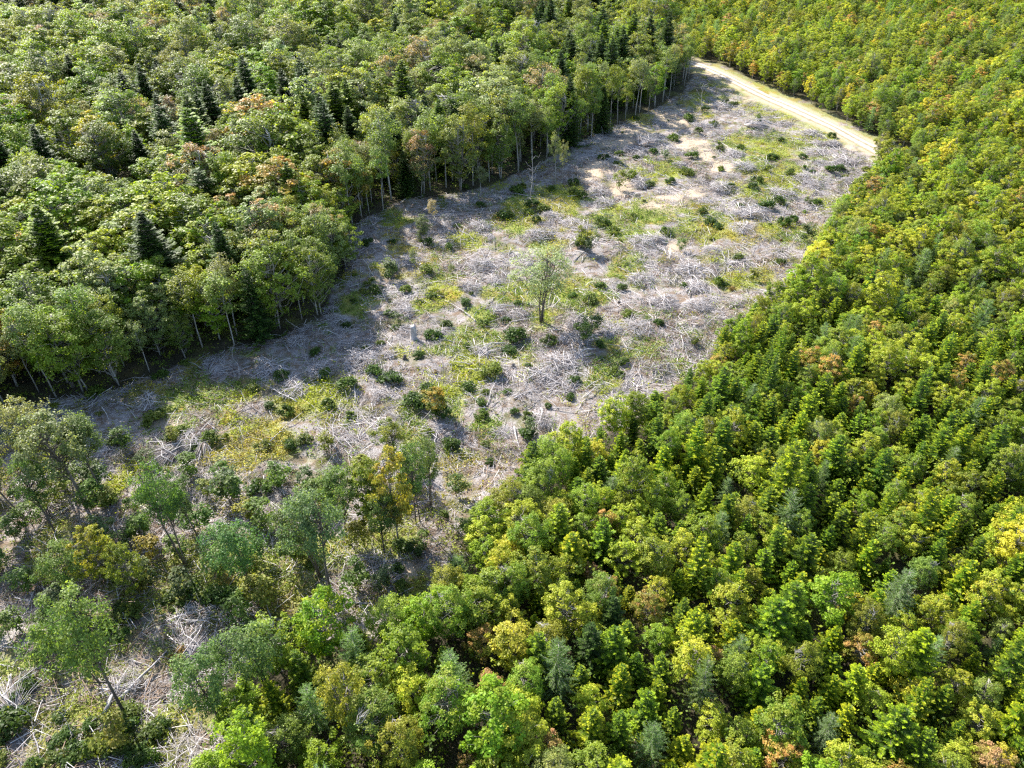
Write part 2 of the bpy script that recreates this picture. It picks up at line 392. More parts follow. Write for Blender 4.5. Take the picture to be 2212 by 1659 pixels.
def spruce(seed, H, W, gap=.2, nb=8, power=.85, skirt=.03, twig=.34, wid=.05, droop=.28):
    rng = np.random.default_rng(seed); T, K = MB(), MB()
    T.tube([(0, 0, -.15), (rng.normal() * .03, rng.normal() * .03, H * .5), (0, 0, H * .985)], [.016 * H, .010 * H, .01], 6)
    Cc, U, V, A = [], [], [], []
    z = H * skirt
    side = rng.uniform(0, 6.28)
    while z < H * .985:
        f = 1 - z / H; n = max(4, int(nb * (.6 + .5 * f))); a0 = rng.uniform(0, 6.28)
        for j in range(n):
            L = W / 2 * f ** power * rng.uniform(.6, 1.25) * (1 + .14 * math.cos(a0 * 0 + j * 6.28 / n + side)) + .06
            ang = a0 + (j + rng.uniform(-.3, .3)) * 6.283 / n
            dx = np.array([math.cos(ang), math.sin(ang), 0]); dy = np.array([-dx[1], dx[0], 0])
            zz = z + rng.uniform(-.5, .5) * gap; m = max(3, int(L / .085))
            t = (np.arange(m) + .6) / m
            rise = .42 * (1 - f) ** 1.3                        # upper branches climb, lower ones hang and lift at the tip
            hgt = L * (rise * t - droop * f * t + .30 * f * t ** 3)
            P = dx * (L * t)[:, None] + np.array([0, 0, 1.]) * (zz + hgt)[:, None]
            if L > .25: T.tube([np.array([0, 0, zz]), P[m // 2], P[-1]], [.012, .008, .004], 3)
            ag = np.clip(.05 + .85 * t ** 1.4 + rng.normal() * .10, 0, 1)
            for sgn in (-1, 1):
                tl = twig * (1.15 - .75 * t) * min(1, L * 1.1 + .25) * rng.uniform(.7, 1.2, m)
                dirs = unit(dx * .75 + dy * sgn * .85 + np.array([0, 0, 1.]) * rng.uniform(-.25, .28, (m, 1)))
                Cc.append(P + dirs * tl[:, None] * .5); U.append(dirs * tl[:, None] * .5)
                nv = unit(np.cross(dirs, np.array([0, 0, 1.]) + rng.normal(size=(m, 3)) * .35)); V.append(nv * wid * rng.uniform(.7, 1.3, (m, 1))); A.append(ag)
            Cc.append(P[-2:]); U.append(np.tile(dx * .10, (2, 1)) + np.array([0, 0, .05])); V.append(np.tile(dy * wid, (2, 1))); A.append(ag[-2:] + .1)
        z += gap * (.55 + .6 * f) * rng.uniform(.8, 1.2)
    Cc, U, V, A = map(np.concatenate, (Cc, U, V, A)); k = len(Cc)
    K.leaves(Cc, U, V, age=np.clip(A, 0, 1), vary=rng.random(k))
    # leader shoot
    return T.mesh('trunk', M_DARKB), K.mesh('crown', M_NEEDLE), (T, K)

def larch(seed, H, W):
    rng = np.random.default_rng(seed); T, K = MB(), MB()
    T.tube([(0, 0, -.15), (rng.normal() * .1, rng.normal() * .1, H * .5), (rng.normal() * .15, 0, H * .97)], [.014 * H, .009 * H, .012], 6)
    Cc, U, V, A = [], [], [], []
    z = H * .12
    while z < H * .97:
        f = 1 - z / H
        for j in range(rng.integers(4, 7)):
            L = W / 2 * (f ** .6) * rng.uniform(.45, 1.25) + .15; ang = rng.uniform(0, 6.28)
            dx = np.array([math.cos(ang), math.sin(ang), 0]); dy = np.array([-dx[1], dx[0], 0]); m = max(5, int(L / .055))
            t = (np.arange(m) + .5) / m
            P = dx * (L * t)[:, None] + np.array([0, 0, 1.]) * (z + L * (.25 * t + .25 * t ** 2 * (1 - f) - .12 * f * t))[:, None]
            T.tube([np.array([0, 0, z]), P[m // 2], P[-1]], [.014, .009, .004], 3)
            for r_ in range(3):
                dirs = unit(dx * .5 + dy * rng.uniform(-1, 1, (m, 1)) + np.array([0, 0, 1.]) * rng.uniform(-.5, .6, (m, 1)))
                tl = rng.uniform(.10, .32, (m, 1)) * (1.1 - .5 * t[:, None])
                Cc.append(P + dirs * tl * .5); U.append(dirs * tl * .5); V.append(unit(np.cross(dirs, rvec(rng, m))) * .017); A.append(np.clip(.4 + rng.normal(size=m) * .2, 0, 1))
        z += .17 * rng.uniform(.7, 1.3)
    Cc, U, V, A = map(np.concatenate, (Cc, U, V, A))
    K.leaves(Cc, U, V, age=A, vary=rng.random(len(Cc)))
    return T.mesh('trunk', M_PALE), K.mesh('crown', M_LARCH), (T, K)

def bush(seed, W, H, n, ls, stems=7, mat_=None):
    rng = np.random.default_rng(seed); T, K = MB(), MB()
    nc = 16
    for i in range(nc):
        a, r = rng.uniform(0, 6.28), rng.uniform(.1, 1) ** .6 * W / 2
        p = np.array([math.cos(a) * r, math.sin(a) * r, H * (.30 + .6 * (1 - (r / (W / 2)) ** 2) * rng.uniform(.6, 1.05))])
        if i < stems: T.tube(limb_pts(np.array([p[0] * .1, p[1] * .1, -.08]), p, rng), np.linspace(.018, .006, 4), 4)
        k = n // nc; d = rvec(rng, k) * rng.random((k, 1)) ** .4
        c = p + d * np.array([.30 * W, .30 * W, .28 * H]) * rng.uniform(.6, 1.1)
        c[:, 2] = np.maximum(c[:, 2], .04)
        u, v = leaf_frames(rng, np.array([0, 0, .9]) + d * .7 + rng.normal(size=(k, 3)) * .5, k)
        sz = ls * rng.uniform(.6, 1.4, (k, 1))
        K.leaves(c, u * sz * .5, v * sz * .28, age=np.clip(.45 + rng.normal() * .2 + rng.normal(size=k) * .1, 0, 1), vary=rng.random(k))
    return T.mesh('stem', M_DARKB), K.mesh('foliage', mat_ or M_LEAF), (T, K)

# ------------------------------------------------------------------ things
THINGS = []
def thing(name, cat, loc, rz, scl, parts, group, desc, words, tint=None, tint2=None, zref=0.0, tilt=(0, 0), near=None, fixed=None):
    """an Empty at the thing's base that parents its parts (name, mesh)"""
    o = bpy.data.objects.new(name, None); C.objects.link(o); o.empty_display_size = .3
    o.location = loc; o.rotation_euler = (tilt[0], tilt[1], rz); o.scale = scl if np.ndim(scl) else (scl,) * 3
    for pn, me in parts:
        c = bpy.data.objects.new(pn, me); C.objects.link(c); c.parent = o
        if tint is not None and pn in ('crown', 'foliage'):
            c['tint'] = [float(x) for x in tint]; c['tint2'] = [float(x) for x in (tint2 if tint2 is not None else tint)]
    o['category'] = cat
    if group: o['group'] = group
    s = scl[2] if np.ndim(scl) else scl
    THINGS.append(dict(o=o, desc=desc, words=words, p=np.array([loc[0], loc[1], loc[2] + zref * s]), fixed=fixed))
    return o
def tcol(c, rng, s=.12):
    c = np.array(c) * (1 + rng.normal() * s); return np.clip(c * (1 + rng.normal(size=3) * s * .35), .004, .9)

# ------------------------------------------------------------------ ground and road
def build_ground():
    fx, fy = np.arange(-62, 96, .5), np.arange(6, 176, .5)
    co = lambda a, b, n: np.linspace(a, b, n)
    xs = np.concatenate([co(-1600, -300, 12)[:-1], co(-300, -62, 40)[:-1], fx, co(96, 300, 36), co(320, 1600, 12)])
    ys = np.concatenate([co(-400, -20, 8)[:-1], co(-20, 6, 14)[:-1], fy, co(176, 420, 40), co(450, 2600, 14)])
    X, Y = np.meshgrid(xs, ys); x, y = X.ravel(), Y.ravel()
    clear, grass, sand = ground_masks(x, y)
    near = np.exp(-np.maximum(0, np.abs(x) - 300) / 50)
    z = hz(x, y)
    rd = np.full(len(x), 99.); sel = (x > 10) & (x < 130) & (y > 60) & (y < 240)
    rd[sel] = seg_dist(np.stack([x[sel], y[sel]], -1), road_line)
    verge = smooth(5.5, 3.2, rd)
    clear = np.maximum(clear, verge); sand = np.maximum(sand, smooth(2.9, 2.0, rd) * .8 * (vnoise(x, y, 1.7, 19) > .3))
    grass = np.maximum(grass * np.maximum(clear, .25), verge * .75 * (vnoise(x, y, 2.2, 9) > .35))
    nx, ny = len(xs), len(ys)
    i = np.arange(nx * ny).reshape(ny, nx)
    Q = np.stack([i[:-1, :-1], i[:-1, 1:], i[1:, 1:], i[1:, :-1]], -1).reshape(-1, 4)
    mb = MB(); mb.add(np.stack([x, y, z], -1), Q); me = mb.mesh('ground', ground_material())
    a = me.attributes.new('cover', 'FLOAT_COLOR', 'POINT')
    a.data.foreach_set('color', np.stack([clear, grass, sand, np.ones_like(x)], -1).astype(np.float32).ravel())
    me.polygons.foreach_set('use_smooth', np.ones(len(Q), bool))
    o = bpy.data.objects.new('ground', me); C.objects.link(o); o['kind'] = 'structure'
build_ground()

def build_road():
    L = np.array(road_line); d = np.concatenate([[0], np.cumsum(np.linalg.norm(np.diff(L, axis=0), axis=1))])
    s = np.arange(0, d[-1], .6); P = np.stack([np.interp(s, d, L[:, 0]), np.interp(s, d, L[:, 1])], -1)
    for _ in range(12): P[1:-1] = (P[:-2] + P[1:-1] * 2 + P[2:]) / 4
    T = np.gradient(P, axis=0); T /= np.linalg.norm(T, axis=1)[:, None]; Nn = np.stack([-T[:, 1], T[:, 0]], -1)
    w = np.linspace(-1, 1, 9); hw = 1.5 + .35 * (vnoise(s, s * 0, 4, 2) - .5)
    G = P[:, None] + Nn[:, None] * (w[None, :, None] * hw[:, None, None])
    Z = hz(G[..., 0], G[..., 1]) + .07 + .05 * (1 - w[None, :] ** 2)
    Z[:, 0] -= .12; Z[:, -1] -= .12
    V = np.concatenate([G, Z[..., None]], -1).reshape(-1, 3)
    i = np.arange(len(V)).reshape(len(s), 9)
    Q = np.stack([i[:-1, :-1], i[:-1, 1:], i[1:, 1:], i[1:, :-1]], -1).reshape(-1, 4)
    mb = MB(); mb.add(V, Q); me = mb.mesh('road', road_material())
    me.attributes.new('across', 'FLOAT', 'POINT').data.foreach_set('value', np.tile(w, len(s)).astype(np.float32))
    me.polygons.foreach_set('use_smooth', np.ones(len(Q), bool))
    o = bpy.data.objects.new('gravel_road', me); C.objects.link(o); o['kind'] = 'structure'
build_road()

# ------------------------------------------------------------------ tree prototypes (meshes only)
PROTO = {}
PROTO['maple_tree'] = [broadleaf(100 + i, 7.0, 4.2, .12, 120, 56, .19, .40, .09, .40, top_heavy=.4, layer=.6) for i in range(10)]
PROTO['birch_tree'] = [broadleaf(200 + i, 8.5, 4.8, .20, 150, 56, .17, .46, .10, .6, stems=2, layer=.25) for i in range(8)]
PROTO['aspen_tree'] = [broadleaf(300 + i, 9.0, 3.0, .46, 42, 80, .16, .55, .075, .7, lean=.04, layer=.1) for i in range(7)]
PROTO['spruce_tree'] = [spruce(400 + i, 6.0, 3.5, .25, 7, .66, twig=.42, wid=.055) for i in range(5)] + [spruce(410 + i, 9.5, 5.6, .26, 10, .92, twig=.5, wid=.07) for i in range(3)]
PROTO['larch_tree'] = [larch(500 + i, 6.5, 3.4) for i in range(5)]
PROTO['sapling'] = [broadleaf(600 + i, 2.6, 1.5, .15, 16, 46, .17, .36, .022, .7, lean=.08, stems=2, layer=.2, bark=M_DARKB) for i in range(6)]
PROTO['bush'] = [bush(700 + i, 1.25, .85, 760, .17) for i in range(6)]
P_H = {'maple_tree': 7.0, 'birch_tree': 8.5, 'aspen_tree': 9.0, 'larch_tree': 6.5}
P_W = {'maple_tree': 4.2, 'birch_tree': 4.8, 'aspen_tree': 3.0, 'larch_tree': 3.4}

# leaf colours (name, base, older leaves, brightness spread)
COL = {
    'maple_tree': [('yellow-green', (.19, .24, .018), (.33, .34, .035)), ('bright green', (.115, .195, .014), (.21, .27, .02)), ('golden yellow', (.34, .33, .03), (.44, .38, .05)),
                   ('mid green', (.115, .165, .018), (.22, .25, .026)), ('orange-tipped', (.17, .20, .02), (.42, .25, .08)), ('rusty', (.22, .21, .03), (.44, .26, .13)), ('pale green', (.17, .22, .07), (.25, .28, .10))],
    'birch_tree': [('grey-green', (.15, .19, .045), (.26, .28, .07)), ('fresh green', (.13, .21, .022), (.23, .28, .035)), ('dull green', (.10, .15, .025), (.17, .21, .035)), ('pink-tipped', (.12, .16, .05), (.34, .23, .12)), ('olive', (.14, .16, .018), (.23, .22, .03))],
    'aspen_tree': [('dusty green', (.12, .18, .04), (.21, .26, .06)), ('olive green', (.15, .19, .025), (.26, .27, .03)), ('pale grey-green', (.17, .21, .07), (.26, .28, .11))],
    'spruce_tree': [('mid green', (.05, .10, .010), (.21, .28, .012)), ('yellowish green', (.08, .14, .008), (.30, .33, .012)), ('dark green', (.032, .065, .014), (.075, .125, .018))],
    'larch_tree': [('blue-green', (.13, .21, .065), (.19, .28, .085)), ('soft grey-green', (.15, .23, .085), (.21, .29, .11))],
}

# ------------------------------------------------------------------ scattering the forests
def poisson(cands, rad, cell=2.0):
    grid, keep = {}, []
    for i, (p, r) in enumerate(zip(cands, rad)):
        gx, gy = int(p[0] // cell), int(p[1] // cell); k = int(math.ceil(r / cell)); ok = True
        for a in range(gx - k, gx + k + 1):
            for b in range(gy - k, gy + k + 1):
                for j in grid.get((a, b), ()):
                    q = cands[j]
                    if (p[0] - q[0]) ** 2 + (p[1] - q[1]) ** 2 < (min(r, rad[j])) ** 2: ok = False; break
                if not ok: break
            if not ok: break
        if ok: keep.append(i); grid.setdefault((gx, gy), []).append(i)
    return np.array(keep)

cand_y = np.concatenate([R.uniform(6, 90, 110000), R.uniform(0, 1, 90000) ** .72 * 330 + 4])
nC = len(cand_y)
cand_x = R.uniform(-1, 1, nC) * (cand_y * .86 + 48)
cand = np.stack([cand_x, cand_y], -1)
inside = in_poly(cand, CLEAR)
road_d = seg_dist(cand, road_line)
dl = seg_dist(cand, left_line)
dr = seg_dist(cand, right_line)
Qc = proj(np.stack([cand_x, cand_y, np.full(nC, 4.0)], -1))
opening = np.zeros(nC, bool)
Qg = proj(np.stack([cand_x, cand_y, np.full(nC, 0.0)], -1))
for px, py, rx, ry in OPENINGS: opening |= ((Qg[:, 0] - px) / rx) ** 2 + ((Qg[:, 1] - py) / ry) ** 2 < 1
rj = right_line; 
# which side of the clearing: the left forest lies beyond the clearing's left line and the road
def left_side(P):
    mid = [tuple(p) for p in left_line] + [tuple(at(1440, 112)[:2])]
    far = [(mid[-1][0] * 4, mid[-1][1] * 4), (-1600, 3000), (-1600, left_line[0][1])]
    return in_poly(P, mid + far)
is_left = left_side(cand)
keep_ok = ~inside & (road_d > 3.6) & ~opening & (dr > .9)
keep_ok &= ~((~is_left) & (dl < 2))
keep_ok &= ~(is_left & (dl > 12) & (fbm(cand_x, cand_y, 11, 121, 2) > .71))
prox = np.where(is_left, 3.4, 1.28)
prox = np.where(is_left & (Qc[:, 0] < 760) & (Qc[:, 1] > 430), 2.7, prox)
prox = np.where(is_left & (dl < 7), 1.75, prox)
far_f = smooth(70, 240, cand_y)
prox = prox * np.where(is_left, 1 + .3 * far_f, 1 + .7 * far_f)
# a taller, looser stand at the bottom centre
bc = (Qc[:, 0] > 420) & (Qc[:, 0] < 1080) & (Qc[:, 1] > 1290)
prox = np.where(bc, 1.7, prox)
idx = np.nonzero(keep_ok)[0]
keep = idx[poisson(cand[idx], prox[idx])]
TREES = []
t_edge = lambda L, d: L and d < 6.5
for i in keep:
    x, y = cand[i]; px, py, dep = Qc[i]
    rng = np.random.default_rng(10000 + int(i))
    u = rng.random(); L = bool(is_left[i])
    sc = rng.normal(1, .14)
    hue = fbm(x, y, 16, 41, 2)                                  # stands of one kind of tree
    if L:
        if dl[i] < 6.5:
            kind = 'aspen_tree' if u < .74 else ('birch_tree' if u < .93 else 'spruce_tree'); H = 8.8
            if px < 740: H = 7.2; kind = 'aspen_tree' if u < .22 else ('maple_tree' if u < .68 else 'birch_tree' if u < .93 else 'spruce_tree')
            wts = (.5, .32, .18)
        elif px < 760 and py > 430:
            kind = 'maple_tree' if u < .62 else ('birch_tree' if u < .9 else 'spruce_tree'); H = 8.0
        else:
            con = smooth(.50, .68, fbm(x, y, 22, 77, 2)) * .5 + .06
            kind = 'spruce_tree' if u < con else ('birch_tree' if u < con + .62 * (1 - con) else 'maple_tree'); H = 9.2
        v = rng.random()
        if kind == 'maple_tree':
            ci = 1 if v < .30 else 0 if v < .52 else 3 if v < .80 else 4 if v < .835 else 6
            if not (px < 760 and py > 430) and ci in (0,) and v < .40: ci = 3
        elif kind == 'birch_tree': ci = 0 if v < .34 else 1 if v < .58 else 2 if v < .78 else 3 if v < .90 else 4
        elif kind == 'aspen_tree': ci = 0 if v < .5 else 1 if v < .8 else 2
        else: ci = 2 if v < .62 else 0; H = H * rng.uniform(.85, 1.3)
    else:
        con = smooth(560, 780, py) * .60 * smooth(.22, .48, fbm(x, y, 9, 91, 2)) + .03
        if px < 1150: con *= .45
        lar = .05
        kind = 'spruce_tree' if u < con else 'larch_tree' if u < con + lar else 'birch_tree' if u < con + lar + (.42 if (bc[i]) else .20) * (1 - con) else 'maple_tree'
        H = 3.5 + 1.1 * float(far_f[i]) + .4 * (py < 520)
        if bc[i]: H = 4.6
        v = float(np.clip(rng.random() + (fbm(x, y, 11, 141, 2) - .5) * .3, 0, .999)); s_st = .82 + .42 * float(fbm(x, y, 8, 151, 2))
        H *= s_st
        if kind == 'maple_tree':
            gold = .09 if (px > 1500 and py < 330) else .035
            gold = .015 if bc[i] else gold
            ci = 2 if v < gold else 4 if v < gold + .045 else 5 if v < gold + .052 else 0 if v < gold + .55 else 1 if v < gold + .72 else 3
            if bc[i] and ci in (2, 4, 5): ci = 0
            if bc[i] and ci == 0 and v < .45: ci = 1
        elif kind == 'birch_tree': ci = 1 if v < .45 else 2 if v < .62 else 4 if v < .9 else 0
        elif kind == 'spruce_tree': ci = 1 if v < .52 else 0
        else: ci = int(v < .4)
        if kind == 'spruce_tree': H = (3.5 + far_f[i]) * rng.uniform(.65, 1.3)
    if kind == 'spruce_tree':
        var = int(rng.integers(5)) if H < 7.4 else 5 + int(rng.integers(3)); s = H / (6.0 if var < 5 else 9.5)
    else:
        var = int(rng.integers(len(PROTO[kind]))); s = H / P_H[kind]
    s *= np.clip(1 + (sc - 1) * (1.5 if L else 1), .68, 1.4)
    W = (P_W.get(kind) or 2.7) * s
    ds = s * (rng.uniform(1.0, 1.4) if L else rng.uniform(.85, 1.05))
    if t_edge(L, dl[i]): ds = s * rng.uniform(.9, 1.15)
    if not L: ds *= 1.05
    if not L and rng.random() < .12: s *= 1.35
    cn, c1, c2 = COL[kind][ci]
    TREES.append(dict(x=x, y=y, kind=kind, var=var, s=s, ds=ds, rz=rng.uniform(0, 6.28), ci=ci, t1=tcol(np.array(c1) * (1.12 if L else 1.25), rng), t2=tcol(np.array(c2) * (1.12 if L else 1.22), rng), L=L, px=px, py=py, dep=dep, edge=bool(L and dl[i] < 6.5), size=s * (6 if kind != 'aspen_tree' else 7) / dep, cn=cn))

# traced colour accents: the photo's conspicuous single trees take the nearest tree of the stand
def accent(px, py, kind, ci, s=None):
    best = min((t for t in TREES), key=lambda t: (t['px'] - px) ** 2 + (t['py'] - py) ** 2)
    rng = np.random.default_rng(int(px * 7 + py)); best.update(kind=kind, ci=ci, cn=COL[kind][ci][0], t1=tcol(COL[kind][ci][1], rng, .05), t2=tcol(COL[kind][ci][2], rng, .05))
    s = s * (.55 if kind == 'maple_tree' else .72) if s and px > 900 else s
    best['var'] = best['var'] % (5 if kind == 'spruce_tree' else len(PROTO[kind]))
    if s: best['s'] = best['ds'] = s
    elif kind == 'spruce_tree': best['s'] = best['ds'] = 1.0
for px, py, k, ci, s in [(140, 283, 'maple_tree', 2, 1.2), (215, 350, 'maple_tree', 2, 1.5), (1310, 1220, 'maple_tree', 5, .8), (1265, 1170, 'maple_tree', 5, .6), (1910, 1365, 'maple_tree', 5, .95), (1870, 1345, 'maple_tree', 4, .9),
                         (1525, 1375, 'maple_tree', 5, .6), (1060, 1350, 'maple_tree', 4, .9), (1050, 1410, 'maple_tree', 5, .7), (1220, 1590, 'maple_tree', 5, .8), (1035, 1640, 'maple_tree', 5, .6), (1385, 1275, 'maple_tree', 4, .9),
                         (1205, 1440, 'larch_tree', 0, 1.15), (1400, 1560, 'larch_tree', 0, .9), (1690, 1080, 'larch_tree', 0, 1.1), (1960, 1220, 'larch_tree', 1, 1.1), (1600, 1380, 'larch_tree', 0, .85), (1810, 1540, 'larch_tree', 1, .8), (1680, 990, 'larch_tree', 0, .8), (2130, 690, 'larch_tree', 0, 1.1), (2120, 880, 'larch_tree', 0, .9),
                         (1885, 1245, 'maple_tree', 2, .75), (1790, 935, 'maple_tree', 2, .8), (1290, 1400, 'spruce_tree', 2, 1.0), (1335, 1300, 'spruce_tree', 2, .9), (1150, 975, 'spruce_tree', 0, 1.15), (1250, 900, 'spruce_tree', 0, .75), (1745, 160, 'maple_tree', 5, 1.0), (1690, 155, 'maple_tree', 4, 1.0), (2170, 1560, 'maple_tree', 5, .9), (1960, 1640, 'maple_tree', 4, .7),
                         (320, 350, 'spruce_tree', 2, None), (515, 270, 'spruce_tree', 2, None), (410, 60, 'spruce_tree', 2, None), (470, 40, 'spruce_tree', 2, None), (550, 20, 'spruce_tree', 2, None), (480, 90, 'spruce_tree', 2, None), (345, 190, 'spruce_tree', 2, None), (180, 200, 'spruce_tree', 2, None), (285, 235, 'spruce_tree', 2, None)]:
    accent(px, py, k, ci, s)
for t in TREES:                                                 # the tall dark spruces that stick out of the left forest
    if t['kind'] == 'spruce_tree' and t['L'] and t['ci'] == 2 and not t['edge'] and t['dep'] > 95:
        t['var'] = 5 + t['var'] % 3; r_ = np.random.default_rng(int(t['x'] * 100) & 0xffff); t['s'] = r_.uniform(.95, 1.35); t['ds'] = t['s'] * 1.1

in_frame = lambda t: -15 < t['px'] < 2227 and -15 < t['py'] < 1690
KW = {'maple_tree': 'broadleaf tree', 'birch_tree': 'bushy broadleaf tree', 'aspen_tree': 'slender tree', 'spruce_tree': 'spruce', 'larch_tree': 'feathery larch'}
MOST = {'maple_tree': 300, 'birch_tree': 300, 'aspen_tree': 300, 'spruce_tree': 300, 'larch_tree': 300}
solo, rest = [], []
for k in PROTO:
    rows = sorted((t for t in TREES if t['kind'] == k and in_frame(t)), key=lambda t: -t['size'])
    solo += rows[:MOST.get(k, 300) - 12]; rest += rows[MOST.get(k, 300) - 12:]
rest += [t for t in TREES if not in_frame(t)]
print('trees', len(TREES), 'solo', len(solo), 'rest', len(rest), {k: sum(t['kind'] == k and in_frame(t) for t in TREES) for k in PROTO})

def place_tree(t):
    z = float(hz(t['x'], t['y']))
    zone = 'edge' if t['edge'] else 'left' if t['L'] else 'right'
    hh = t['s'] * (P_H.get(t['kind']) or (6.0 if t['var'] < 5 else 9.5))
    tr, cr, _ = PROTO[t['kind']][t['var']]
    size = 'tall' if hh > 9.6 else 'small' if hh < 5.0 else 'medium'
    grp = {'edge': 'trees along the shaded edge of the clearing', 'left': 'trees of the forest left of the clearing', 'right': 'trees of the young forest right of the clearing'}[zone]
    thing(t['kind'], 'tree', (t['x'], t['y'], z), t['rz'], (t['ds'], t['ds'], t['s']), [('trunk', tr), ('crown', cr)], grp,
          f"{size} {t['cn']} {KW[t['kind']]}", {'edge': 'shaded forest edge', 'left': 'left forest', 'right': 'right forest'}[zone], t['t1'], t['t2'], zref=hh / t['s'] * .7)
for t in solo: place_tree(t)

# the far rest of the wood, which reads as one mass: points that carry the same trees
def far_forest(rows):
    col = bpy.data.collections.new('far_tree_kinds'); order = {}
    i = 0
    for k in ('maple_tree', 'birch_tree', 'aspen_tree', 'spruce_tree', 'larch_tree'):
        for v, (_t, _c, (T, K)) in enumerate(PROTO[k]):
            mb = MB()
            tr, cr = _t, _c
            for src, mi in ((T, 0), (K, 1)):
                V, Q = np.concatenate(src.v), np.concatenate(src.q)
                at_ = {}
                if mi:
                    for nm in ('age', 'vary'):
                        a = np.zeros(len(Q))
                        for st, kk, val in src.at[nm]: a[st:st + kk] = val
                        at_[nm] = a
                mb.add(V, Q, mi, **at_)
            o = bpy.data.objects.new(f'kind_{i:03d}', mb.mesh('far_tree', [tr.materials[0], cr.materials[0]]))
            col.objects.link(o); order[(k, v)] = i; i += 1
    n = len(rows)
    me = bpy.data.meshes.new('forest'); me.vertices.add(n)
    me.vertices.foreach_set('co', np.array([(t['x'], t['y'], hz(t['x'], t['y'])) for t in rows], np.float32).ravel())
    me.attributes.new('pick', 'INT', 'POINT').data.foreach_set('value', np.array([order[(t['kind'], t['var'])] for t in rows], np.int32))
    me.attributes.new('turn', 'FLOAT_VECTOR', 'POINT').data.foreach_set('vector', np.array([(0, 0, t['rz']) for t in rows], np.float32).ravel())
    me.attributes.new('size', 'FLOAT_VECTOR', 'POINT').data.foreach_set('vector', np.array([(t['ds'], t['ds'], t['s']) for t in rows], np.float32).ravel())
    for k in ('tint', 'tint2'):
        me.attributes.new(k, 'FLOAT_VECTOR', 'POINT').data.foreach_set('vector', np.array([t['t1' if k == 'tint' else 't2'] for t in rows], np.float32).ravel())
    o = bpy.data.objects.new('forest', me); C.objects.link(o); o['kind'] = 'stuff'
    o['label'] = 'far-off mixed forest filling the distance beyond the clearing'
    ng = bpy.data.node_groups.new('forest', 'GeometryNodeTree')
    ng.interface.new_socket('Geometry', in_out='INPUT', socket_type='NodeSocketGeometry'); ng.interface.new_socket('Geometry', in_out='OUTPUT', socket_type='NodeSocketGeometry')
    A = ng.nodes.new; gi, go, ip, ci = A('NodeGroupInput'), A('NodeGroupOutput'), A('GeometryNodeInstanceOnPoints'), A('GeometryNodeCollectionInfo')
    ci.inputs[0].default_value = col; ci.inputs['Separate Children'].default_value = True; ci.inputs['Reset Children'].default_value = True
    def na(nm, ty):
        x = A('GeometryNodeInputNamedAttribute'); x.data_type = ty; x.inputs[0].default_value = nm; return x.outputs[0]
    L = ng.links.new
    L(gi.outputs[0], ip.inputs['Points']); L(ci.outputs[0], ip.inputs['Instance']); ip.inputs['Pick Instance'].default_value = True
    L(na('pick', 'INT'), ip.inputs['Instance Index'])
    er = A('FunctionNodeEulerToRotation'); L(na('turn', 'FLOAT_VECTOR'), er.inputs[0]); L(er.outputs[0], ip.inputs['Rotation'])
    L(na('size', 'FLOAT_VECTOR'), ip.inputs['Scale']); L(ip.outputs[0], go.inputs[0])
    md = o.modifiers.new('forest', 'NODES'); md.node_group = ng
far_forest(rest)

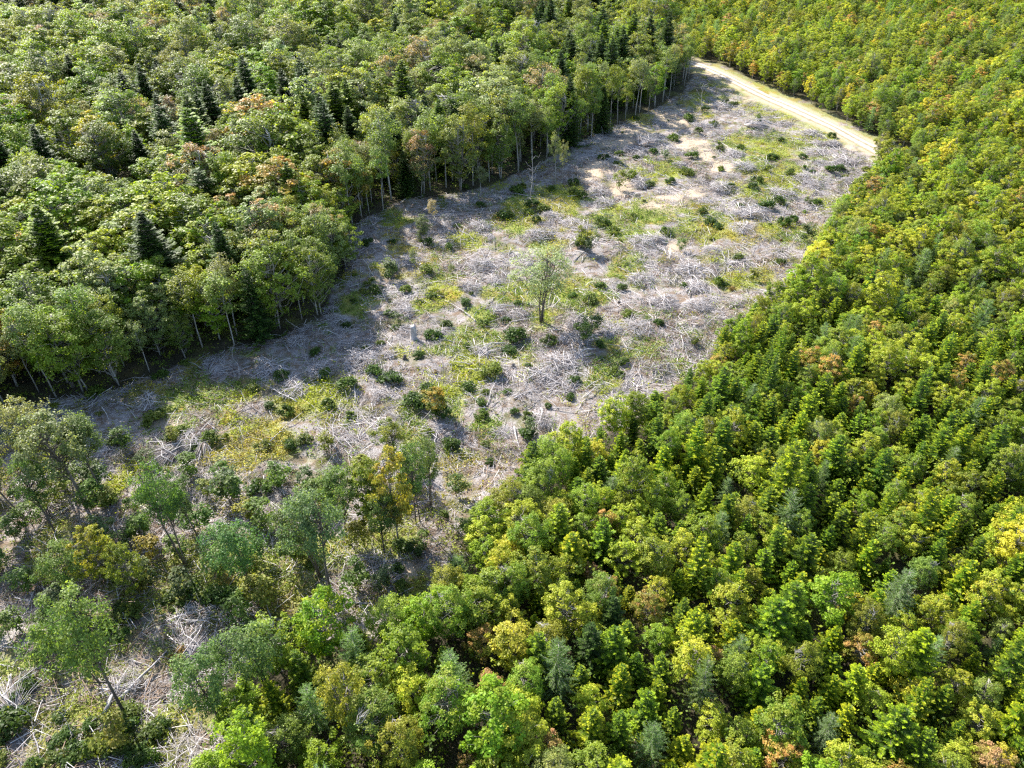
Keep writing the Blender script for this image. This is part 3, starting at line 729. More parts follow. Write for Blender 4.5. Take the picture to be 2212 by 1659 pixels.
# ------------------------------------------------------------------ trees that stand alone in the clearing (base pixel, top pixel)
def height_of(base, top):
    g = at(*base); lo, hi = 0.2, 25.0
    for _ in range(40):
        m = (lo + hi) / 2
        if proj((g[0], g[1], m))[1] > top[1]: lo = m
        else: hi = m
    return g, lo
LONE = [  # base, top, width px, kind, colour, label
    ((1170, 690), (1165, 518), 135, 'lone', ('grey-green', (.20, .25, .12), (.26, .30, .17)), 'grey-green multi-stemmed tree standing alone in the middle of the clearing'),
    ((1200, 402), (1195, 283), 26, 'aspen_tree', ('', (.14, .17, .07), (.20, .20, .10)), 'tallest thin leafy tree standing out in front of the shaded forest edge'),
    ((1214, 398), (1216, 302), 20, 'aspen_tree', ('', (.12, .14, .07), (.18, .18, .10)), 'thin sparse tree just right of the tallest thin leafy tree'),
    ((1039, 428), (1040, 358), 30, 'aspen_tree', ('', (.11, .14, .06), (.17, .18, .09)), 'small slender tree with a tufted top before the dark trunks'),
    ((936, 502), (934, 434), 24, 'aspen_tree', ('', (.24, .20, .12), (.30, .24, .16)), 'spindly sapling with a tiny pale umbrella crown'),
    ((916, 520), (910, 462), 34, 'birch_tree', ('', (.09, .12, .05), (.13, .16, .07)), 'small bushy tree left of the pale bare snag'),
    ((185, 1095), (100, 888), 150, 'birch_tree', ('', (.10, .13, .05), (.17, .18, .08)), 'broad grey-green tree of the clump by the photo left edge'),
    ((150, 1030), (130, 828), 110, 'birch_tree', ('', (.16, .17, .07), (.26, .25, .13)), 'pale yellow-topped tree at the back of the clump by the left edge'),
    ((225, 1075), (190, 905), 95, 'birch_tree', ('', (.075, .11, .035), (.11, .15, .05)), 'dark green tree on the right side of the left clump'),
    ((60, 1120), (25, 930), 110, 'birch_tree', ('', (.08, .11, .04), (.12, .15, .06)), 'green tree cut by the left edge of the photo'),
    ((120, 1150), (70, 1000), 80, 'birch_tree', ('', (.07, .12, .03), (.10, .16, .04)), 'lower green tree in front of the left clump'),
    ((400, 1215), (300, 985), 100, 'birch_tree', ('', (.065, .12, .03), (.10, .16, .04)), 'dark leaning tree right of the left clump'),
    ((430, 1165), (405, 1040), 60, 'birch_tree', ('', (.075, .11, .04), (.11, .15, .06)), 'thin leaning tree beside the dark leaning tree'),
    ((548, 1295), (497, 1125), 110, 'birch_tree', ('', (.06, .12, .035), (.09, .16, .05)), 'round-topped green tree on a bare leaning trunk'),
    ((718, 1292), (640, 1060), 125, 'birch_tree', ('', (.075, .12, .045), (.12, .16, .07)), 'big open-crowned tree with dark forked trunks below'),
    ((690, 1250), (575, 1075), 85, 'birch_tree', ('', (.075, .12, .04), (.12, .15, .06)), 'leaning tree left of the forked open-crowned tree'),
    ((272, 1548), (115, 1265), 165, 'birch_tree', ('', (.095, .15, .035), (.15, .20, .05)), 'broad bright green tree on a long bare leaning trunk'),
    ((218, 1478), (175, 1330), 70, 'birch_tree', ('', (.07, .14, .03), (.10, .18, .05)), 'slim tree behind the long bare leaning trunk'),
    ((492, 1590), (425, 1420), 130, 'birch_tree', ('', (.075, .13, .035), (.12, .17, .06)), 'open green tree above the straight dark trunk near the bottom'),
    ((590, 1520), (540, 1360), 120, 'birch_tree', ('', (.075, .13, .035), (.12, .17, .06)), 'fine-leaved tree at the corner of the right forest near bottom'),
    ((235, 1260), (165, 1130), 85, 'maple_tree', ('', (.16, .19, .02), (.30, .26, .04)), 'small yellow-topped tree in the lower left scrub'),
    ((170, 1300), (100, 1180), 90, 'birch_tree', ('', (.08, .13, .03), (.12, .17, .04)), 'green shrubby tree left of the small yellow tree'),
    ((300, 1290), (255, 1165), 70, 'maple_tree', ('', (.11, .15, .025), (.18, .20, .03)), 'olive shrubby tree right of the small yellow tree'),
    ((800, 1150), (760, 985), 95, 'maple_tree', ('', (.10, .14, .02), (.17, .20, .03)), 'green tree on the left of the thicket below the centre'),
    ((860, 1165), (840, 955), 100, 'maple_tree', ('', (.19, .19, .03), (.34, .26, .05)), 'yellowing tree in the middle of the thicket below the centre'),
    ((900, 1130), (885, 960), 85, 'birch_tree', ('', (.07, .12, .03), (.11, .16, .05)), 'dark green tree at the back of the thicket below the centre'),
    ((750, 1170), (700, 1010), 90, 'birch_tree', ('', (.08, .13, .03), (.12, .17, .05)), 'leafy tree at the lower left of the thicket below the centre'),
    ((930, 1090), (935, 930), 60, 'birch_tree', ('', (.08, .12, .04), (.13, .16, .06)), 'slim tree at the right end of the thicket below the centre'),
    ((830, 1190), (800, 1060), 80, 'birch_tree', ('', (.06, .10, .02), (.10, .14, .03)), 'low dark tree in front of the thicket below the centre'),
    ((945, 895), (938, 830), 55, 'maple_tree', ('', (.10, .13, .02), (.40, .25, .04)), 'small green bush-like tree with an orange side below the brush'),
    ((855, 1015), (845, 900), 70, 'birch_tree', ('', (.10, .14, .03), (.20, .20, .04)), 'light green tree above the thicket below the centre'),
    ((900, 600), (900, 528), 20, 'aspen_tree', ('', (.12, .15, .05), (.17, .18, .07)), 'thin young tree among brush right of the shaded corner'),
    ((980, 610), (975, 562), 16, 'aspen_tree', ('', (.12, .15, .05), (.17, .18, .07)), 'very thin sapling among grey brush left of the lone tree'),
]
bl = broadleaf
PROTO['lone'] = [bl(901, 8.4, 5.2, .34, 110, 46, .15, .55, .085, .7, stems=4, layer=.1, bark=M_DARKB)]
P_H['lone'], P_W['lone'] = 8.4, 5.2
OPEN = [bl(910 + i, 8.5, 4.6, .40, 78, 74, .17, .56, .12, .6, lean=.05, stems=1 + i % 2, layer=.3, bark=M_DARKB) for i in range(6)]
for n, (b, tp, wpx, kind, (cn, c1, c2), lab) in enumerate(LONE):
    g, H = height_of(b, tp); z = float(hz(g[0], g[1])); H = min(H, 10.5)
    base = np.array([g[0], g[1], z]); rng = np.random.default_rng(50 + n)
    # lean of the stem: where the traced top lies at that height
    top = at(tp[0], tp[1], H + z); tilt_x = math.atan2(top[0] - base[0], H)
    W = wpx / F_PX * proj(base + np.array([0, 0, H * .7]))[2]
    if kind == 'birch_tree' and H > 4.5: pr = OPEN[n % 6]; pw, ph = 4.6, 8.5
    else: pr = PROTO[kind][n % len(PROTO[kind])]; pw, ph = P_W[kind], P_H[kind]
    nm = 'birch_tree' if kind == 'lone' else kind
    thing(nm, 'tree', base, rng.uniform(0, 6.28), (W / pw, W / pw, H / ph), [('trunk', pr[0]), ('crown', pr[1])], 'trees left standing in the clearing', '', '', tcol(np.array(c1) * 1.3, rng, .05), tcol(np.array(c2) * 1.3, rng, .05), zref=ph * .7, fixed=lab, tilt=(0, float(np.clip(tilt_x, -.4, .4)) * .7))
    THINGS[-1]['o'].rotation_mode = 'XYZ'

# ------------------------------------------------------------------ bushes, saplings
BUSH = {5: [(330, 95, 1.7), (560, 85, 1.3), (320, 375, 1.2), (215, 750, 1.2), (975, 735, 1.6), (1125, 485, 1.6), (1090, 580, 1.5), (600, 510, 1.3), (1345, 525, 1.2), (1140, 290, 1.1), (1500, 240, 1.2), (1620, 280, 1.5), (1670, 580, 1.2),
            (1835, 690, 1.0), (1810, 755, 1.0), (2050, 445, 1.2), (910, 1015, 1.3), (820, 830, 1.1), (320, 800, 1.7), (40, 840, 1.4), (1210, 1030, 1.1), (1120, 985, 1.0), (1205, 1150, 1.3), (690, 430, 1.1), (1060, 380, 1.1), (250, 540, 1.1), (590, 250, 1.2),
            (960, 1300, 1.0), (1210, 700, 1.0), (940, 1190, .9), (1510, 790, .9), (1490, 890, 1.0), (920, 420, 1.1), (500, 640, 1.2), (640, 1000, 1.5), (700, 1200, 1.4), (480, 950, 1.4), (560, 870, 1.5), (150, 240, 1.2), (230, 230, 1.2), (1680, 190, 1.0), (1820, 180, 1.1), (800, 300, 1.0), (900, 930, .8), (60, 1020, 1.1), (420, 210, 1.0), (1850, 380, 1.1), (40, 430, 1.2)],
        3: [(580, 1000, 1.5), (545, 1100, 1.3), (475, 1165, 1.6), (370, 1320, 1.4), (545, 1335, 1.9), (125, 1385, 1.6), (180, 1440, 1.3), (235, 1475, 1.3), (655, 1430, 1.6), (1190, 1075, 1.2), (960, 1100, 1.6), (1020, 1080, 1.6), (20, 1120, 1.6), (965, 880, 1.2), (330, 660, 1.8), (870, 1290, 1.3), (60, 1020, 1.6), (620, 1290, 1.3), (780, 1000, 1.0),
            (240, 950, 1.5), (150, 700, 1.3), (380, 940, 1.3), (720, 1400, 1.2), (640, 890, 1.2), (850, 1090, 1.0), (700, 1110, 1.4), (200, 800, 1.3), (40, 770, 1.8), (100, 850, 1.4), (310, 1210, 1.2), (450, 1210, 1.1)],
        6: [(360, 15, 1.2), (635, 25, 1.2), (235, 160, 1.3), (75, 555, 1.1), (5, 180, 1.2)],
        2: [(1690, 1450, 1.6), (1550, 1600, 1.5), (1760, 1500, 1.3), (2100, 1510, 1.3), (1890, 1385, 1.2), (1300, 1360, 1.5), (1240, 1340, 1.4), (1210, 1390, 1.2), (1260, 1440, 1.4), (1090, 1405, 1.7), (900, 1350, 1.4), (1040, 1410, 1.4), (1360, 1220, 1.4), (1520, 1240, 2.0), (1500, 1190, 1.8), (1550, 1270, 1.7),
            (1880, 1150, 1.7), (2000, 1190, 1.7), (2150, 900, 1.8), (1800, 1000, 1.4), (1700, 1030, 1.3), (2020, 990, 1.5), (2130, 1180, 1.5), (1650, 850, 1.5), (1900, 750, 1.6), (1130, 1240, 1.7), (1170, 1210, 1.5), (800, 1210, 1.5), (330, 1560, 1.4), (560, 1560, 1.5), (180, 1590, 1.3), (700, 1590, 1.2), (1600, 1580, .9), (1910, 1030, 1.2)],
        4: [(1820, 770, 1.2), (1110, 1165, .9), (1000, 1060, 1.4), (1870, 1215, 1.2), (1690, 1510, 1.7), (1200, 690, 1.0), (2130, 960, 1.5), (1040, 770, 1.1), (2110, 760, 1.2), (1640, 860, 1.2), (1020, 1020, 1.0), (630, 890, 1.5), (1180, 1130, .9), (1980, 1180, 1.0), (1740, 960, 1.2), (2050, 620, 1.2), (1850, 1000, 1.1), (1370, 1170, 1.2), (720, 1600, 1.2), (640, 1540, 1.4), (560, 1510, 1.3), (760, 1200, 1.2), (1700, 1240, 1.0), (1260, 1240, .9)],
        7: [(295, 950, 1.0), (380, 1500, .9), (1400, 550, 1.3), (1480, 570, 1.2), (1160, 620, 1.1), (1100, 580, 1.0), (130, 1200, 1.2), (850, 1320, 1.1), (830, 1430, 1.1), (820, 820, 1.1), (660, 800, 1.2), (90, 1380, 1.4), (460, 1450, .8), (700, 780, 1.0), (1000, 1460, 1.1), (560, 760, 1.0), (850, 670, 1.2), (780, 620, 1.1), (1340, 520, 1.1), (1260, 500, 1.0), (40, 1320, 1.2), (200, 1120, .9), (1050, 1420, 1.0), (640, 1560, 1.2), (500, 1580, 1.2), (360, 1590, 1.1), (800, 1560, 1.2), (230, 1640, 1.1), (920, 1620, 1.2), (20, 1600, 1.0), (400, 1330, 1.0)],
        8: [(370, 350, 1.0), (350, 570, .9), (400, 210, 1.3), (480, 240, 1.1), (390, 470, .9)]}
nb = 0
for k, rows in BUSH.items():
    for cx, cyy, s in rows:
        g = at(*crop(k, cx, cyy + 12)); rng = np.random.default_rng(3000 + nb); nb += 1
        pr = PROTO['bush'][nb % 6]
        c1, c2, nm = [((.045, .085, .016), (.09, .14, .022), 'dark green'), ((.07, .11, .018), (.14, .18, .03), 'green'), ((.12, .16, .03), (.20, .23, .04), 'light green')][int(rng.choice(3, p=[.55, .3, .15]))]
        sz = 'big' if s > 1.45 else 'small' if s < 1.05 else 'rounded'
        ss = s * rng.uniform(.62, 1.0)
        thing('bush', 'bush', (g[0], g[1], float(hz(g[0], g[1])) - .03), rng.uniform(0, 6.28), (ss, ss * rng.uniform(.85, 1.1), ss * rng.uniform(.8, 1.05)), [('stem', pr[0]), ('foliage', pr[1])], 'bushes sprouting in the clearing', f'{sz} {nm} bush', 'clearing', tcol(c1, rng), tcol(c2, rng), zref=.4)

def small_bushes():
    pts, rng = clearing_points(90, 404)
    for i, (x, y) in enumerate(pts):
        pr = PROTO['bush'][i % 6]; s = rng.uniform(.32, .68)
        c1, c2, nm = [((.055, .10, .016), (.10, .15, .022), 'dark green'), ((.09, .14, .02), (.16, .20, .03), 'mid green'), ((.15, .19, .03), (.24, .26, .04), 'yellow-green'), ((.22, .14, .04), (.34, .20, .06), 'rusty')][int(rng.choice(4, p=[.35, .35, .22, .08]))]
        thing('bush', 'bush', (x, y, float(hz(x, y)) - .02), rng.uniform(0, 6.28), (s * rng.uniform(.8, 1.5), s, s * rng.uniform(.6, 1.2)), [('stem', pr[0]), ('foliage', pr[1])], 'bushes sprouting in the clearing', f'tiny {nm} bush', 'clearing', tcol(c1, rng), tcol(c2, rng), zref=.3)

def clearing_points(n, seed, wl=0, lo=0., extra=None):
    rng = np.random.default_rng(seed); out = []
    while len(out) < n:
        q = np.stack([rng.uniform(-60, 92, 4000), rng.uniform(8, 165, 4000)], -1)
        q = q[in_poly(q, CLEAR)]
        q = q[seg_dist(q, road_line) > 3.4]
        pj = proj(np.stack([q[:, 0], q[:, 1], np.zeros(len(q))], -1))
        ok = (pj[:, 0] > -60) & (pj[:, 0] < 2270) & (pj[:, 1] < 1720)
        # keep the density per picture area closer to even, as the photo shows it
        ok &= rng.random(len(q)) < np.clip((60.0 / pj[:, 2]) ** 1.2, 0, 1)
        if extra is not None: ok &= extra(q, pj, rng)
        out += list(q[ok])
    return np.array(out[:n]), rng

small_bushes()
def low_left(q, pj, rng):                                       # the leafy lower left corner
    w = smooth(930, 1150, pj[:, 1]) * smooth(1050, 700, pj[:, 0]) * (1 - .7 * smooth(1330, 1430, pj[:, 1])) * ~((pj[:, 0] > 150) & (pj[:, 0] < 400) & (pj[:, 1] > 1390) & (pj[:, 1] < 1590))
    return rng.random(len(q)) < w * .95 + .03
pts, rng = clearing_points(105, 5, extra=low_left)
for i, (x, y) in enumerate(pts):
    pr = PROTO['sapling'][i % 6]; s = rng.uniform(.55, 1.15)
    c1, c2, nm = [((.09, .15, .03), (.14, .20, .05), 'green'), ((.15, .18, .03), (.24, .24, .05), 'yellow-green'), ((.08, .12, .045), (.13, .16, .07), 'grey-green'), ((.16, .16, .03), (.28, .22, .05), 'orange-tinged')][int(rng.choice(4, p=[.42, .28, .24, .06]))]
    thing('sapling', 'sapling', (x, y, float(hz(x, y))), rng.uniform(0, 6.28), (s * 1.15, s * 1.15, s), [('trunk', pr[0]), ('crown', pr[1])], 'saplings growing back in the clearing', f"{'tall' if s > .92 else 'short'} {nm} sapling", 'clearing', tcol(c1, rng), tcol(c2, rng), zref=1.6)

# ------------------------------------------------------------------ wood: logs, branches, brush piles, snags, stumps
def branch_mesh(seed, L, r, forks=4, bend=.05):
    rng = np.random.default_rng(seed); T = MB()
    n = 7; t = np.linspace(0, 1, n); pts = np.stack([(t - .5) * L, np.cumsum(rng.normal(size=n)) * bend * L * .25, np.abs(np.sin(t * 3)) * bend * L * .5], -1)
    T.tube(pts, r * (1 - .7 * t), 6)
    for _ in range(forks):
        i = rng.integers(2, n - 1); a = pts[i]; ang = rng.choice([-1, 1]) * rng.uniform(.4, .9); l = L * rng.uniform(.12, .32) * (1.2 - t[i])
        b = a + np.array([math.cos(ang), math.sin(ang), rng.uniform(0, .35)]) * l
        T.tube(limb_pts(a, b, rng, 0, 4, .05), np.linspace(r * .45, r * .12, 4), 4)
    return T.mesh('fallen_branch', M_GREY)
BR = [branch_mesh(40 + i, 3.0, .05, 5 + i % 3, .07) for i in range(6)]
LG = [branch_mesh(60 + i, 4.0, .10, i % 3, .025) for i in range(5)]
def lay(name, me, a, b, L0, thick, cat, desc, group, lift=.10, fixed=None):
    a, b = np.array(a), np.array(b); d = b - a; L = float(np.linalg.norm(d[:2]))
    o = bpy.data.objects.new(name, me); C.objects.link(o)
    m = (a + b) / 2; za, zb = float(hz(a[0], a[1])), float(hz(b[0], b[1]))
    o.location = (m[0], m[1], (za + zb) / 2 + lift); o.rotation_euler = (0, -math.atan2(zb - za, L), math.atan2(d[1], d[0])); o.scale = (L / L0, thick, thick)
    o['category'] = cat; o['group'] = group
    THINGS.append(dict(o=o, desc=desc, words='clearing', p=np.array([m[0], m[1], .2]), fixed=fixed))
LOGS = [(7, 690, 1340, 825, 1040, 1.3, 'thick grey log crossing another log in the lower left'), (7, 780, 1240, 1090, 920, 1.2, 'long thick log that lies crossed with the grey log'), (7, 1380, 860, 1400, 720, 1.1, 'short pale upright-looking log below the heap of pale branches'),
        (7, 800, 1600, 1110, 1565, 1.0, 'white log lying near the bottom edge'), (7, 950, 1300, 1000, 1390, .8, 'short pale log below the crossed logs'), (7, 810, 1100, 910, 1280, .6, 'thin log across the lower part of the crossed logs'),
        (7, 640, 560, 920, 435, .6, 'long thin pale pole left of the round-topped tree'), (7, 750, 610, 930, 550, .5, 'shorter pale pole below the long thin pale pole'), (7, 0, 890, 250, 930, .5, 'thin pole lying by the left edge in the lower left'), (7, 0, 1010, 190, 1070, .6, 'pale forked pole by the left edge'),
        (7, 1340, 690, 1610, 720, .8, 'pale pole on top of the heap of pale branches'), (7, 1180, 150, 1430, 115, .5, 'thin pale pole above the round-topped tree'), (7, 550, 1060, 740, 1150, .5, 'thin pale pole touching the long bare leaning trunk'), (7, 480, 1580, 610, 1280, .6, 'slim log lying left of the bottom white log'),
        (7, 870, 980, 1000, 1040, .5, 'short pale stick on the crossed logs'), (7, 960, 1380, 980, 1090, .4, 'thin stick right of the crossed logs'), (7, 1230, 840, 1280, 770, .8, 'dark split log in the heap of pale branches'), (7, 1500, 640, 1620, 740, .6, 'pale stick at the right end of the heap'), (7, 1000, 690, 1290, 660, .5, 'long stick at the left end of the heap'),
        (5, 1120, 1090, 1165, 1280, .9, 'bare pole pointing at the tip of the tall edge spruce'), (5, 540, 1470, 660, 1640, .8, 'pale pole right of the thicket below the centre'), (5, 690, 660, 860, 610, .8, 'dark bowed stem of the fan-shaped dead branch'), (5, 1330, 650, 1480, 640, .5, 'thin stick right of the fan-shaped dead branch'),
        (5, 1360, 970, 1640, 985, .6, 'long dark pole beside the right forest edge'), (5, 700, 1530, 820, 1440, .5, 'forked stick above the right pale pole'), (5, 30, 30, 30, 90, .3, 'tiny stick by the shaded corner'), (5, 1700, 250, 1790, 340, .5, 'thin pole left of the dark short stump'),
        (5, 1830, 300, 1910, 270, .8, 'short green-tipped log right of the dark short stump'), (5, 1190, 880, 1350, 850, .6, 'pale stick among the grey brush right of centre'), (5, 1600, 800, 1660, 870, .4, 'thin stick by the yellow grass at the right edge'), (2, 890, 1395, 980, 1400, .8, 'log lying in front of the shaded edge'), (2, 1250, 1260, 1330, 1340, .5, 'slanting pale pole below the thin bare snag'),
        (4, 1190, 670, 1340, 740, .6, 'pale pole sticking out of the shaded edge on the left'), (4, 1520, 760, 1680, 765, .5, 'thin pole lying in the shade'), (4, 1000, 1030, 1280, 1035, .4, 'long thin pole on the bare patch at left'), (4, 700, 970, 820, 960, .5, 'stick left of the bare patch'), (4, 1480, 1090, 1640, 1030, .7, 'bundle-like bent branch right of the bare patch'),
        (4, 1750, 1490, 1890, 1555, .6, 'pale pole with a root end near the big dark bush'), (4, 930, 960, 950, 1010, .5, 'short stick above the bare patch'), (4, 700, 1230, 800, 1285, .5, 'pale stick by the dark hollow'), (3, 970, 1010, 1010, 1045, .9, 'pale log end below the gravel road'), (3, 90, 830, 260, 900, 1.0, 'weathered log in the ridge of slash'),
        (3, 250, 920, 330, 980, .8, 'pale forked branch on the ridge of slash'), (6, 150, 30, 210, 120, .5, 'thin pole at the upper right of the brush'), (6, 40, 170, 60, 250, .5, 'stick at the forest corner'), (5, 2040, 200, 2170, 390, .5, 'long thin pole by the right forest edge'), (5, 1330, 420, 1420, 560, .4, 'thin stick in the lone tree shadow'), (5, 1900, 0, 1990, 90, .4, 'long thin pole above the bright patch')]
for k, x1, y1, x2, y2, th, lab in LOGS:
    big = th >= .9
    lay('fallen_log' if big else 'fallen_branch', (LG if big else BR)[len(THINGS) % 5], at(*crop(k, x1, y1)), at(*crop(k, x2, y2)), 4.0 if big else 3.0, th if big else th * 1.25, 'log' if big else 'branch', '', 'fallen wood in the clearing', .16 if big else .12, fixed=lab)
pts, rng = clearing_points(230, 8)
for i, (x, y) in enumerate(pts):
    L = rng.uniform(1.6, 4.8); a = rng.uniform(0, 3.14); d = np.array([math.cos(a), math.sin(a)]) * L / 2
    th = rng.uniform(.5, 1.15)
    lay('fallen_branch', BR[i % 6], np.array([x, y]) - d, np.array([x, y]) + d, 3.0, th, 'branch', f"{'long' if L > 3.6 else 'short' if L < 2.4 else 'bent'} {'pale' if i % 3 else 'grey'} fallen branch", 'fallen wood in the clearing', rng.uniform(.06, .22))

def pile_mesh(seed, W, Hh, n, rad, fan=False):
    rng = np.random.default_rng(seed); T = MB(); main = MB()
    for i in range(n):
        r0 = rng.uniform(0, 1) ** .5 * W * .42; a = rng.uniform(0, 6.28)
        c = np.array([math.cos(a) * r0, math.sin(a) * r0, Hh * (1 - (r0 / (W * .5)) ** 2) * rng.uniform(.15, .95)])
        if fan: az = rng.normal(0, .5); l = rng.uniform(.5, 1.0) * W * .55; c = np.array([-W * .3, 0, .1]); d = np.array([math.cos(az), math.sin(az), rng.uniform(.02, .45)]); p = [c, c + d * l * .6, c + d * l * 1.25 - np.array([0, 0, .22 * l])]
        else: az = rng.uniform(0, 6.28); l = rng.uniform(.4, 1.3); d = np.array([math.cos(az), math.sin(az), rng.normal() * .28]); p = [c - d * l * .5, c + rng.normal(size=3) * .05, c + d * l * .5]
        p = np.array(p); p[:, 2] = np.maximum(p[:, 2], .02)
        g = rng.uniform(.7, 1.2); base = np.array([.46, .43, .43]) if rng.random() < .75 else np.array([.25, .19, .15])
        T.tube(p, rad * rng.uniform(.5, 1.4) * np.array([1, .8, .35]), 3, tint=np.array(base * g))
    for i in range(4):
        a = rng.uniform(0, 6.28); d = np.array([math.cos(a), math.sin(a), .1]) * W * .45; c = np.array([rng.normal() * .2, rng.normal() * .2, Hh * .6])
        main.tube(limb_pts(c - d, c + d, rng), np.linspace(.045, .015, 4), 5)
    return T.mesh('twig_mass', M_STICK), main.mesh('branch', M_GREY)
PILES = [pile_mesh(80 + i, 3.0, .75, 260, .014) for i in range(5)]; FANS = [pile_mesh(90 + i, 3.6, .9, 210, .013, True) for i in range(3)]
PP = [(5, 1920, 480, 1.3, 0), (5, 930, 600, 1.2, 1), (5, 1560, 430, 1.0, 1), (5, 1400, 700, 1.3, 0), (5, 1300, 760, 1.2, 0), (5, 120, 690, 1.4, 0), (5, 1150, 360, .9, 0), (5, 640, 500, .9, 1), (5, 1950, 150, 1.2, 0), (5, 2080, 300, 1.3, 0), (5, 900, 60, 1.2, 0), (5, 1000, 150, 1.1, 1),
      (5, 1280, 1050, .9, 0), (5, 1050, 1130, .8, 0), (5, 300, 1110, 1.1, 0), (5, 400, 370, 1.0, 0), (5, 1550, 640, 1.0, 1), (5, 1700, 440, .9, 1), (5, 1450, 830, 1.2, 0),
      (3, 470, 820, 1.8, 1), (3, 880, 980, 1.6, 0), (3, 1050, 1040, 1.4, 0), (3, 250, 1230, 1.4, 0), (3, 330, 1000, 1.3, 0), (3, 400, 1100, 1.3, 0), (3, 830, 870, 1.4, 0), (3, 660, 800, 1.2, 0), (3, 640, 1250, 1.6, 0), (3, 420, 1400, 1.5, 1), (3, 250, 700, 1.5, 0), (3, 130, 830, 1.5, 0), (3, 850, 1180, 1.3, 0), (3, 380, 1500, 1.4, 0),
      (2, 1900, 1000, 1.7, 0), (2, 1980, 950, 1.7, 1), (2, 1700, 1330, 1.2, 0), (2, 1680, 1250, 1.2, 0), (2, 1290, 1540, 1.3, 0), (2, 1020, 1290, 1.1, 0), (2, 2050, 1560, 1.5, 1), (2, 1950, 1580, 1.4, 0), (2, 1500, 1460, 1.1, 0), (2, 1940, 1190, 1.3, 0), (2, 900, 1480, 1.1, 0),
      (6, 40, 90, 1.3, 0), (6, 90, 200, 1.3, 0), (6, 150, 300, 1.0, 0), (4, 1760, 720, 1.2, 0), (4, 1400, 730, 1.0, 1), (4, 1250, 1240, 1.1, 1), (4, 1220, 1170, 1.0, 0), (4, 2150, 1180, 1.2, 0), (4, 2080, 750, 1.0, 0), (4, 1050, 1290, 1.1, 1), (4, 950, 950, 1.0, 0), (4, 1900, 860, 1.1, 0),
      (7, 1240, 720, 1.1, 0), (7, 1560, 640, 1.0, 0), (7, 1250, 860, .9, 1), (7, 800, 1150, .9, 0), (7, 60, 1230, 1.1, 1), (8, 250, 400, 1.1, 0), (8, 150, 330, .9, 0)]
def slashy(q, pj, rng):
    _c, g, s = ground_masks(q[:, 0], q[:, 1])
    return rng.random(len(q)) < (1 - g) * (1 - s) * smooth(1000, 850, pj[:, 1])
pts, prng = clearing_points(60, 77, extra=slashy)
PP = [at(*crop(k, cx, cyy))[:2].tolist() + [s, fan] for k, cx, cyy, s, fan in PP] + [[x, y, prng.uniform(.55, 1.15), int(prng.random() < .25)] for x, y in pts]
for i, (gx, gy, s, fan) in enumerate(PP):
    g = (gx, gy); rng = np.random.default_rng(1500 + i); pr = FANS[i % 3] if fan else PILES[i % 5]
    nm = 'fan-shaped grey dead branch with twigs' if fan else ('small grey brush pile' if s < .85 else 'low grey brush pile' if s < 1.15 else 'wide grey brush pile')
    thing('brush_pile', 'brush pile', (g[0], g[1], float(hz(g[0], g[1]))), rng.uniform(0, 6.28), (s, s, s * rng.uniform(.7, 1.05)), [('twig_mass', pr[0]), ('branch', pr[1])], 'brush piles in the clearing', nm, 'clearing', zref=.4)

def snag_mesh(seed, H, r, n):
    rng = np.random.default_rng(seed); T, B = MB(), MB()
    zs = np.linspace(-.1, H, 6); pts = np.stack([np.cumsum(rng.normal(size=6)) * .03 * H, np.cumsum(rng.normal(size=6)) * .03 * H, zs], -1); pts[0, :2] = 0
    T.tube(pts, r * (1 - .75 * np.linspace(0, 1, 6)), 5)
    for _ in range(n):
        i = rng.integers(2, 6); a = pts[i - 1] + (pts[i] - pts[i - 1]) * rng.random(); az = rng.uniform(0, 6.28); l = H * rng.uniform(.10, .28)
        B.tube(limb_pts(a, a + np.array([math.cos(az), math.sin(az), rng.uniform(.3, 1.2)]) * l, rng, 0, 4, .08), np.linspace(r * .4, r * .1, 4), 4)
    return T.mesh('trunk', M_GREY), B.mesh('twigs', M_GREY)
SN = [snag_mesh(20 + i, 3.2, .035, 8) for i in range(5)]
SNAG = [((1145, 432), (1143, 338), 'tall thin bare snag before the shaded forest edge'), ((955, 512), (1018, 462), 'pale bare leaning snag with spread twigs'), ((1500, 270), (1512, 180), 'ragged dead stem by the upper end of the clearing'), ((1538, 285), (1535, 235), 'thin dead stem right of the ragged dead stem'), ((1112, 700), (1112, 660), 'thin dead stem near the dark bushes left of the lone tree'),
        ((1270, 660), (1268, 630), 'thin dead stem right of the lone tree'), ((660, 790), (655, 740), 'thin grey stem in the sun by the left shade'), ((1255, 470), (1258, 425), 'dead sapling below the sandy patch'), ((1380, 355), (1385, 300), 'dead upright stem in the tall brush heap'), ((1420, 345), (1424, 290), 'second dead upright stem in the tall brush heap'), ((350, 1400), (318, 1330), 'thin dead stem left of the crossed logs'),
        ((165, 1440), (105, 1340), 'thin dark dead stem under the broad bright green tree'), ((85, 1560), (85, 1510), 'slim pale dead stem standing by the lower left edge'), ((985, 930), (980, 890), 'dead stem with dark base near the orange-sided tree')]
for i, (b, tp, lab) in enumerate(SNAG):
    g, H = height_of(b, tp); H = min(H, 7); top = at(tp[0], tp[1], H); pr = SN[i % 5]
    thing('dead_tree', 'dead tree', (g[0], g[1], float(hz(g[0], g[1]))), i * 1.3, (H / 3.2 * .8, H / 3.2 * .8, H / 3.2), [('trunk', pr[0]), ('twigs', pr[1])], 'dead stems standing in the clearing', '', '', zref=1.5, fixed=lab, tilt=(0, float(np.clip(math.atan2(top[0] - g[0], H), -.6, .6))))
pts, rng = clearing_points(60, 12)
